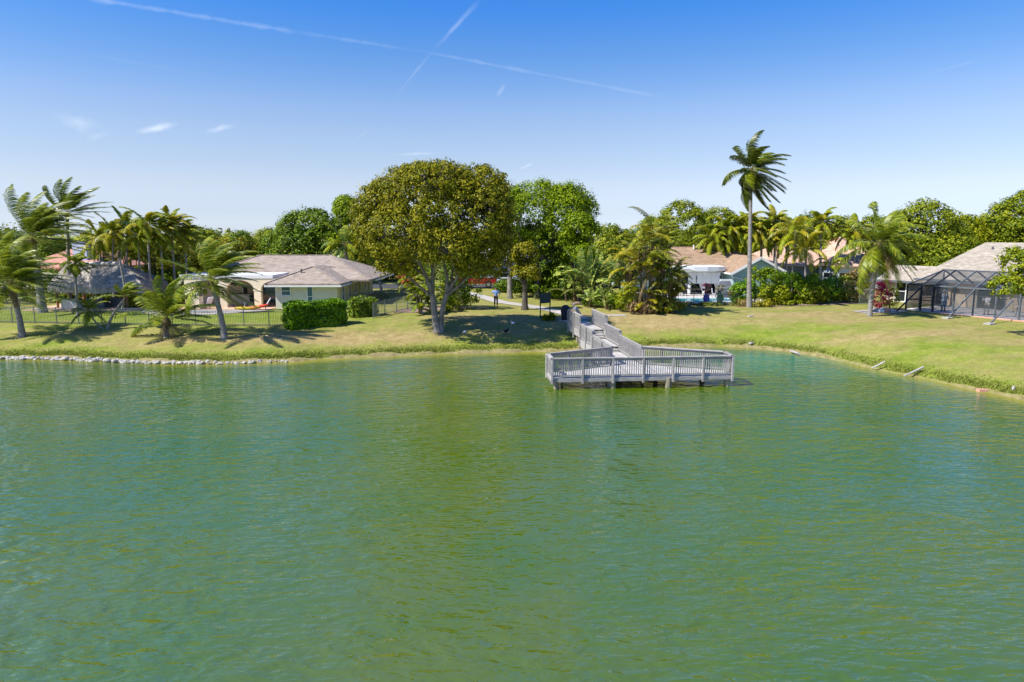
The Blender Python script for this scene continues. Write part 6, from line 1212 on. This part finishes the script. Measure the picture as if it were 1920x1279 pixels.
BG = [(380, 424, 110, 100, 'mid', 'yellowish tree behind the leaning palm crown'), (462, 432, 70, 105, 'dark', 'low dark tree in the gap left of the wide dark tree'), (505, 425, 70, 110, 'yellowg', 'yellow green tree beside the wide dark tree'), (430, 445, 120, 90, 'olive', 'olive tree behind the centre of the patio roof'), (15, 430, 100, 80, 'mid', 'tree filling the left edge behind the palms'), (120, 445, 90, 95, 'dark', 'dark tree behind the red tile roof'), (200, 430, 80, 88, 'mid', 'tree behind the thin palms on the left'), (280, 440, 110, 92, 'mid', 'tree behind the thin palms on the right'), (345, 450, 90, 86, 'olive', 'brownish tree behind the left hip of the patio house'),
      (1150, 420, 70, 90, 'mid', 'dark green rounded tree left of the tall areca clump'), (1185, 430, 80, 100, 'dark', 'dark tree behind the areca clump'), (1275, 373, 130, 95, 'mid', 'large airy tree behind the left part of the tan roof'), (1340, 385, 110, 100, 'mid', 'large airy tree behind the right part of the tan roof'), (1225, 400, 80, 98, 'mid', 'tree behind the top of the areca clump'), (1400, 400, 90, 105, 'yellowg', 'light tree behind the trunk of the tallest palm'), (1462, 408, 90, 100, 'mid', 'tree right of the tallest palm'), (1510, 395, 80, 104, 'dark', 'dark topped tree above the golden palm'), (1575, 405, 120, 98, 'mid', 'tree behind the ridge of the pink tile roof'), (1625, 400, 80, 102, 'mid', 'tree left behind the drooping coconut palm'), (1720, 374, 170, 82, 'mid', 'spreading tree right behind the drooping coconut palm'), (1790, 400, 120, 88, 'yellowg', 'yellow green tree above the left end of the beige roof'),
      (1850, 395, 120, 90, 'yellowg', 'yellow green tree above the beige ridge'), (1900, 352, 110, 84, 'mid', 'tall tree at the right edge behind the beige roof'), (1960, 340, 140, 88, 'mid', 'tree beyond the right edge of the frame'), (1780, 440, 150, 80, 'mid', 'dense low tree line piece left of the beige ridge'), (1690, 450, 110, 84, 'dark', 'low dark tree above the right pink roof'), (1360, 440, 120, 92, 'yellowg', 'low yellow green tree behind the tan ridge'), (1500, 445, 120, 94, 'yellowg', 'low yellow green tree behind the golden palm'), (1880, 440, 150, 94, 'dark', 'low dark tree behind the beige ridge'), (1270, 440, 130, 90, 'mid', 'low tree filling behind the areca clump'), (760, 480, 100, 98, 'mid', 'tree seen below the left of the big olive crown'), (1110, 470, 80, 84, 'dark', 'dark shaded tree behind the fan leaved plants')]
for i, (px, top, w, D, m, lab) in enumerate(BG):
    T_(px, top, w, D, m, lab, name='background_tree', n=int(115 * w * (1.25 if w > 100 else 1)), size=.30, lobes=(11 if 'airy' in lab or 'spreading' in lab or 'tall tree' in lab else 9), seed=100 + i, bot=.06, clump=(.66 if 'airy' in lab or 'spreading' in lab else .72), low=-.5, barkm='bark')
far = thing('far_woods', (0, 150, 1.6), 'continuous far wood closing the horizon behind the houses', 'woods'); bpy.data.objects.remove(far)
r = np.random.default_rng(8); LBF = []
for i in range(70): x = -190 + i * 5.6; LBF.append((x, 128 + r.uniform(-8, 18), 4.2, 5 + r.uniform(0, 2), 5, 4.4 + r.uniform(-1, 1.5)))
dm = bpy.data.objects.new('tmp', None); COL.objects.link(dm); o, _ = crown('far_woods', M['mid'], dm, LBF, 60000, .7, 1.3, 30, 5, -.3); o.parent = None; bpy.data.objects.remove(dm); tag(o, 'far wood closing the horizon behind the houses', 'woods', kind='stuff')

# areca and fan-leaved clumps right of the path
def cp(px, py, h, w, label, **k): return clump_palm('areca_clump', G(px, py), h, w, label, **k)
cp(1214, 588, 8.5, 6.0, 'tallest areca clump with brown dead skirt behind the dry lawn', stems=14, fronds=84, Ln=2.7, m=['areca', 'areca', 'gold', 'mid'], seed=41, wind=.35, dead=26, lw=.09, ll=.55, sr=.04)
cp(1246, 586, 6.2, 4.2, 'areca clump on the right flank beside the pool fence', stems=9, fronds=50, Ln=2.4, m=['areca', 'mid'], seed=42, wind=.4, dead=14, lw=.09)
cp(1178, 578, 6.0, 4.0, 'orange tinged areca clump left of the tallest one', stems=9, fronds=46, Ln=2.3, m=['areca', 'gold'], seed=43, wind=.3, dead=8, lw=.09)
cp(1262, 580, 3.6, 2.6, 'low areca clump touching the left end of the pool fence', stems=7, fronds=24, Ln=1.8, m=['gold', 'areca'], seed=44, wind=.3, lw=.09)
cp(1232, 574, 8.0, 5.0, 'tall slender areca clump behind the right flank', stems=9, fronds=46, Ln=2.5, m=['mid', 'areca'], seed=45, wind=.4, lw=.09)
def pp(px, py, h, label, dY=0, **k): return paddle_plant(k.pop('name', 'fan_palm'), G(px, py), h, label, **k)
pp(1098, 571, 5.3, 'tall traveller palm with a fan of torn paddle leaves nearest the dock', name='traveller_palm', n=24, seed=51, W=.75, Ln=2.0, stems=3, fan=.2); pp(1132, 570, 5.6, 'traveller palm right of the nearest fan, silvery paddle leaves', name='traveller_palm', n=24, seed=52, W=.75, Ln=2.1, stems=3, fan=-.3)
pp(1160, 576, 4.6, 'traveller palm half hidden behind the orange areca', name='traveller_palm', n=18, seed=53, W=.7, Ln=1.9, stems=3, fan=.4); pp(1070, 565, 3.6, 'low paddle leaved plant at the left end of the planting', name='paddle_plant', n=16, seed=54, W=.5, Ln=1.4, stems=3)
pp(1146, 581, 2.4, 'low paddle leaved plant in front of the traveller palms', name='paddle_plant', n=14, seed=55, W=.45, Ln=1.1, stems=3); pp(1095, 577, 2.0, 'small paddle leaved plant beside the mulch strip', name='paddle_plant', n=12, seed=56, W=.4, Ln=1.0, stems=3)
bush('shrub', G(1133, 577), 2.0, 1.7, 'shrub', 'rounded green shrub at the foot of the traveller palms', n=2200, seed=61); bush('shrub', G(1154, 580), 1.5, 1.3, 'bright', 'small light green shrub right of the rounded one', n=1600, seed=62); bush('shrub', G(1182, 585), 2.3, 2.0, 'yellowg', 'yellow green shrub at the foot of the orange areca', n=2800, seed=63)
bush('shrub', G(1205, 588), 2.2, 1.1, 'deadleaf', 'tangle of brown dead fronds at the foot of the tallest areca', n=1500, size=.22, seed=66); bush('shrub', G(1238, 587), 2.6, 1.5, 'areca', 'orange green low foliage under the tallest areca', n=2200, size=.2, seed=67)
bush('shrub', G(1262, 581), 2.0, 1.0, 'gold', 'low yellow foliage under the pool side areca', n=1400, seed=64); bush('shrub', G(1110, 575), 1.6, 1.3, 'dark', 'dark shrub below the nearest traveller palm', n=1600, seed=65)
# dark growth behind the sign
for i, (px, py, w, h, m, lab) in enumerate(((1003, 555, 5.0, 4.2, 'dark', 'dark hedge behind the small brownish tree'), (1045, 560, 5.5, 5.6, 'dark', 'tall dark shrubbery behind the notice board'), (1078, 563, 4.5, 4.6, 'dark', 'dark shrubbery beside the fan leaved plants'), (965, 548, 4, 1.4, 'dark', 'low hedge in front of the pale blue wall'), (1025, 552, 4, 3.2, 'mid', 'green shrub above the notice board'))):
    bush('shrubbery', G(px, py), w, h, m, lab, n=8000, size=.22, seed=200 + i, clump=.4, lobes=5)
# shrubs around the trunk of the big tree
bush('columnar_shrub', G(866, 580), 3.2, 4.6, 'dark', 'dark columnar evergreen right of the big tree trunk', n=7500, size=.15, seed=71, clump=.3, lobes=3); bush('columnar_shrub', G(838, 577), 3.6, 4.4, 'dark', 'dark evergreen directly behind the big tree trunk', n=6500, size=.15, seed=72, clump=.3, lobes=3)
clump_palm('areca_clump', G(787, 589), 2.6, 2.2, 'small fresh green areca left of the big tree trunk', 6, 26, 1.5, ['yellowg', 'shrub'], 73, .2, None, lw=.09, ll=.42, dead=1); clump_palm('areca_clump', G(808, 586), 2.4, 1.8, 'small areca just behind the forked trunk', 5, 20, 1.3, ['yellowg', 'shrub'], 74, .2, None, lw=.09, ll=.4, dead=0)
clump_palm('areca_clump', G(775, 570), 3.2, 2.4, 'areca clump at the far end of the straw coloured wall', 6, 22, 1.6, ['yellowg', 'mid'], 75, .2, None, lw=.1, dead=0)
bush('shrub', G(845, 584), 1.2, 1.0, 'yellowg', 'low yellow green shrub right of the forked trunk', n=900, seed=76); bush('orange_shrub', at(765, 545, 76), 2.2, 1.8, 'orangefl', 'orange flowering shrub beyond the end of the side wall', n=1200, seed=77)
p = G(790, 588); st = thing('garden_statue', p, 'small pale statue in the mulch left of the forked trunk', 'statue'); MB().lathe(p, [(.16, 0), (.14, .1), (.12, .3), (.17, .5), (.12, .62), (.06, .66)], 10).build('torso', M['bluewall'], st); MB().ball(p + Vector((0, 0, .75)), .1, 8).build('head', M['bluewall'], st)
# greenery left, under and around the hut
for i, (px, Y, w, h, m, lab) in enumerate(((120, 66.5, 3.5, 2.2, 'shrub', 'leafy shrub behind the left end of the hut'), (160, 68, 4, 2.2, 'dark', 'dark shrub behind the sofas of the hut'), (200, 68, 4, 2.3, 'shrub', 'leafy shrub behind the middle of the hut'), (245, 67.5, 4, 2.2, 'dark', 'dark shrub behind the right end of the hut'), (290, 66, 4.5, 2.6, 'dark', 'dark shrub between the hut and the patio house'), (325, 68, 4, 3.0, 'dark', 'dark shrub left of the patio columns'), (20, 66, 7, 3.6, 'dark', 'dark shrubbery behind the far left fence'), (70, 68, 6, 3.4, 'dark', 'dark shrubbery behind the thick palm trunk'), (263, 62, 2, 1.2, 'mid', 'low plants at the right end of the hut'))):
    b = at(px, 570, Y); b.z = gz(b.x, b.y); bush('shrub', b, w, h, m, lab, n=3500, size=.22, seed=220 + i, clump=.35, lobes=4)
paddle_plant('banana_plant', G(86, 582), 2.3, 'banana plant beside the thick palm trunk', 8, 'banana', 81, .5, 1.4, 2)
# right hedge row
for i, (px, py, w, h, m, lab) in enumerate(((1392, 571, 2.2, 2.3, 'hedge', 'green shrub left of the tallest palm trunk'), (1430, 570, 3.2, 3.6, 'bright', 'tall loose shrub right of the tallest palm trunk'), (1466, 569, 3.4, 3.3, 'hedge', 'shrub around the headless palm trunk'), (1500, 569, 3.6, 2.9, 'bright', 'bright shrub under the golden palm'), (1537, 568, 3.2, 2.4, 'hedge', 'clipped looking hedge right of the golden palm'), (1570, 567, 2.6, 2.6, 'shrub', 'shrub left of the variegated croton'), (1450, 572, 2.4, 1.9, 'yellowg', 'lower shrub in front of the headless trunk'), (1520, 570, 3.0, 2.0, 'mid', 'dark lower shrub in front of the hedge row'))):
    bush('shrub', G(px, py), w, h, m, lab, n=4200, size=.18, seed=240 + i, clump=.3, lobes=4)
bush('croton', G(1596, 567), 2.6, 3.2, 'croton', 'cream and pink variegated croton at the end of the hedge row', n=3000, size=.18, seed=250); bush('croton', G(1651, 582), 1.5, 2.7, 'red', 'crimson leaved croton beside the drooping palm trunk', n=1500, size=.16, seed=251, lobes=3); bush('croton', G(1668, 580), 1.1, 1.9, 'yellowg', 'light green shrub between the crimson croton and the pool cage', n=900, size=.15, seed=252, lobes=3)
bush('shrub', G(1620, 565), 1.6, 1.9, 'olive', 'small brownish shrub behind the short fence', n=1200, seed=253)
fence([G(1611, 571), G(1628, 571)], 1.5, 'short grey fence panel left of the drooping palm trunk', M['greymetal'], .09, post=.9)
for i, (px, py, s, m) in enumerate(((1641, 584, .35, 'stone'), (1652, 586, .3, 'whitecloth'), (1661, 585, .4, 'paver'), (1672, 585, .28, 'stone'), (1657, 583, .35, 'blackgrill'))):
    p = G(px, py); mb = MB(); mb.ball(p + Vector((0, 0, s * .4)), s, 8, 0, (1, .8, .6)); mb.smooth = [False] * len(mb.f); tag(mb.build('garden_rock', M[m], None, p), ['grey rock nearest the drooping palm trunk', 'white rock left of the red one in the palm bed', 'red rock in the palm bed', 'pale rock at the right end of the palm bed', 'dark rock behind the others in the palm bed'][i], 'rock')
bush('low_plants', G(1425, 575), 2.2, .7, 'gold', 'low yellow plants at the foot of the tallest palm', 'plants', 900, .16, 260); bush('low_plants', G(1390, 574), 1.4, .6, 'croton', 'low pinkish plants left of the tallest palm foot', 'plants', 600, .14, 261)
bush('low_plants', G(1480, 573), 2.0, .5, 'yellowg', 'low yellow green plants in front of the hedge row', 'plants', 600, .14, 262)
bush('low_hedge', at(1325, 578, 63.6), 6.2, .55, 'mid', 'low dark hedge line behind the black pool fence', 'hedge', 3500, .14, 263, d=.6, lobes=5, clump=.18)
# tree at the right edge, in front of the cage
b = G(1958, 628); root = thing('sea_grape_tree', b, 'glossy leaved tree reaching in from the right edge before the pool cage', 'tree'); Y = b.y
lb = [(*at(x, y, Y + d), rx, ry, rz) for x, y, d, rx, ry, rz in ((1925, 505, 0, 1.5, 1.5, 1.2), (1890, 540, -.4, 1.0, 1.2, .75), (1950, 530, .5, 1.6, 1.5, 1.4), (1905, 480, .3, .8, 1.0, .5), (1990, 510, 0, 1.6, 1.5, 1.6), (1875, 532, .2, .5, .6, .4))]
crown('crown', M['mid'], root, lb, 7500, .2, .34, 22, 31, -.6); mb = MB(); mb.tube([b - Vector((0, 0, .2)), at(1955, 590, Y), at(1950, 550, Y)], [.17, .13, .1], 8); limbs(mb, at(1952, 560, Y), [l[:3] for l in lb], .08, seed=3); mb.build('trunk', M['bark'], root)

# unlabelled helper clean-up: nothing hidden is left in the scene
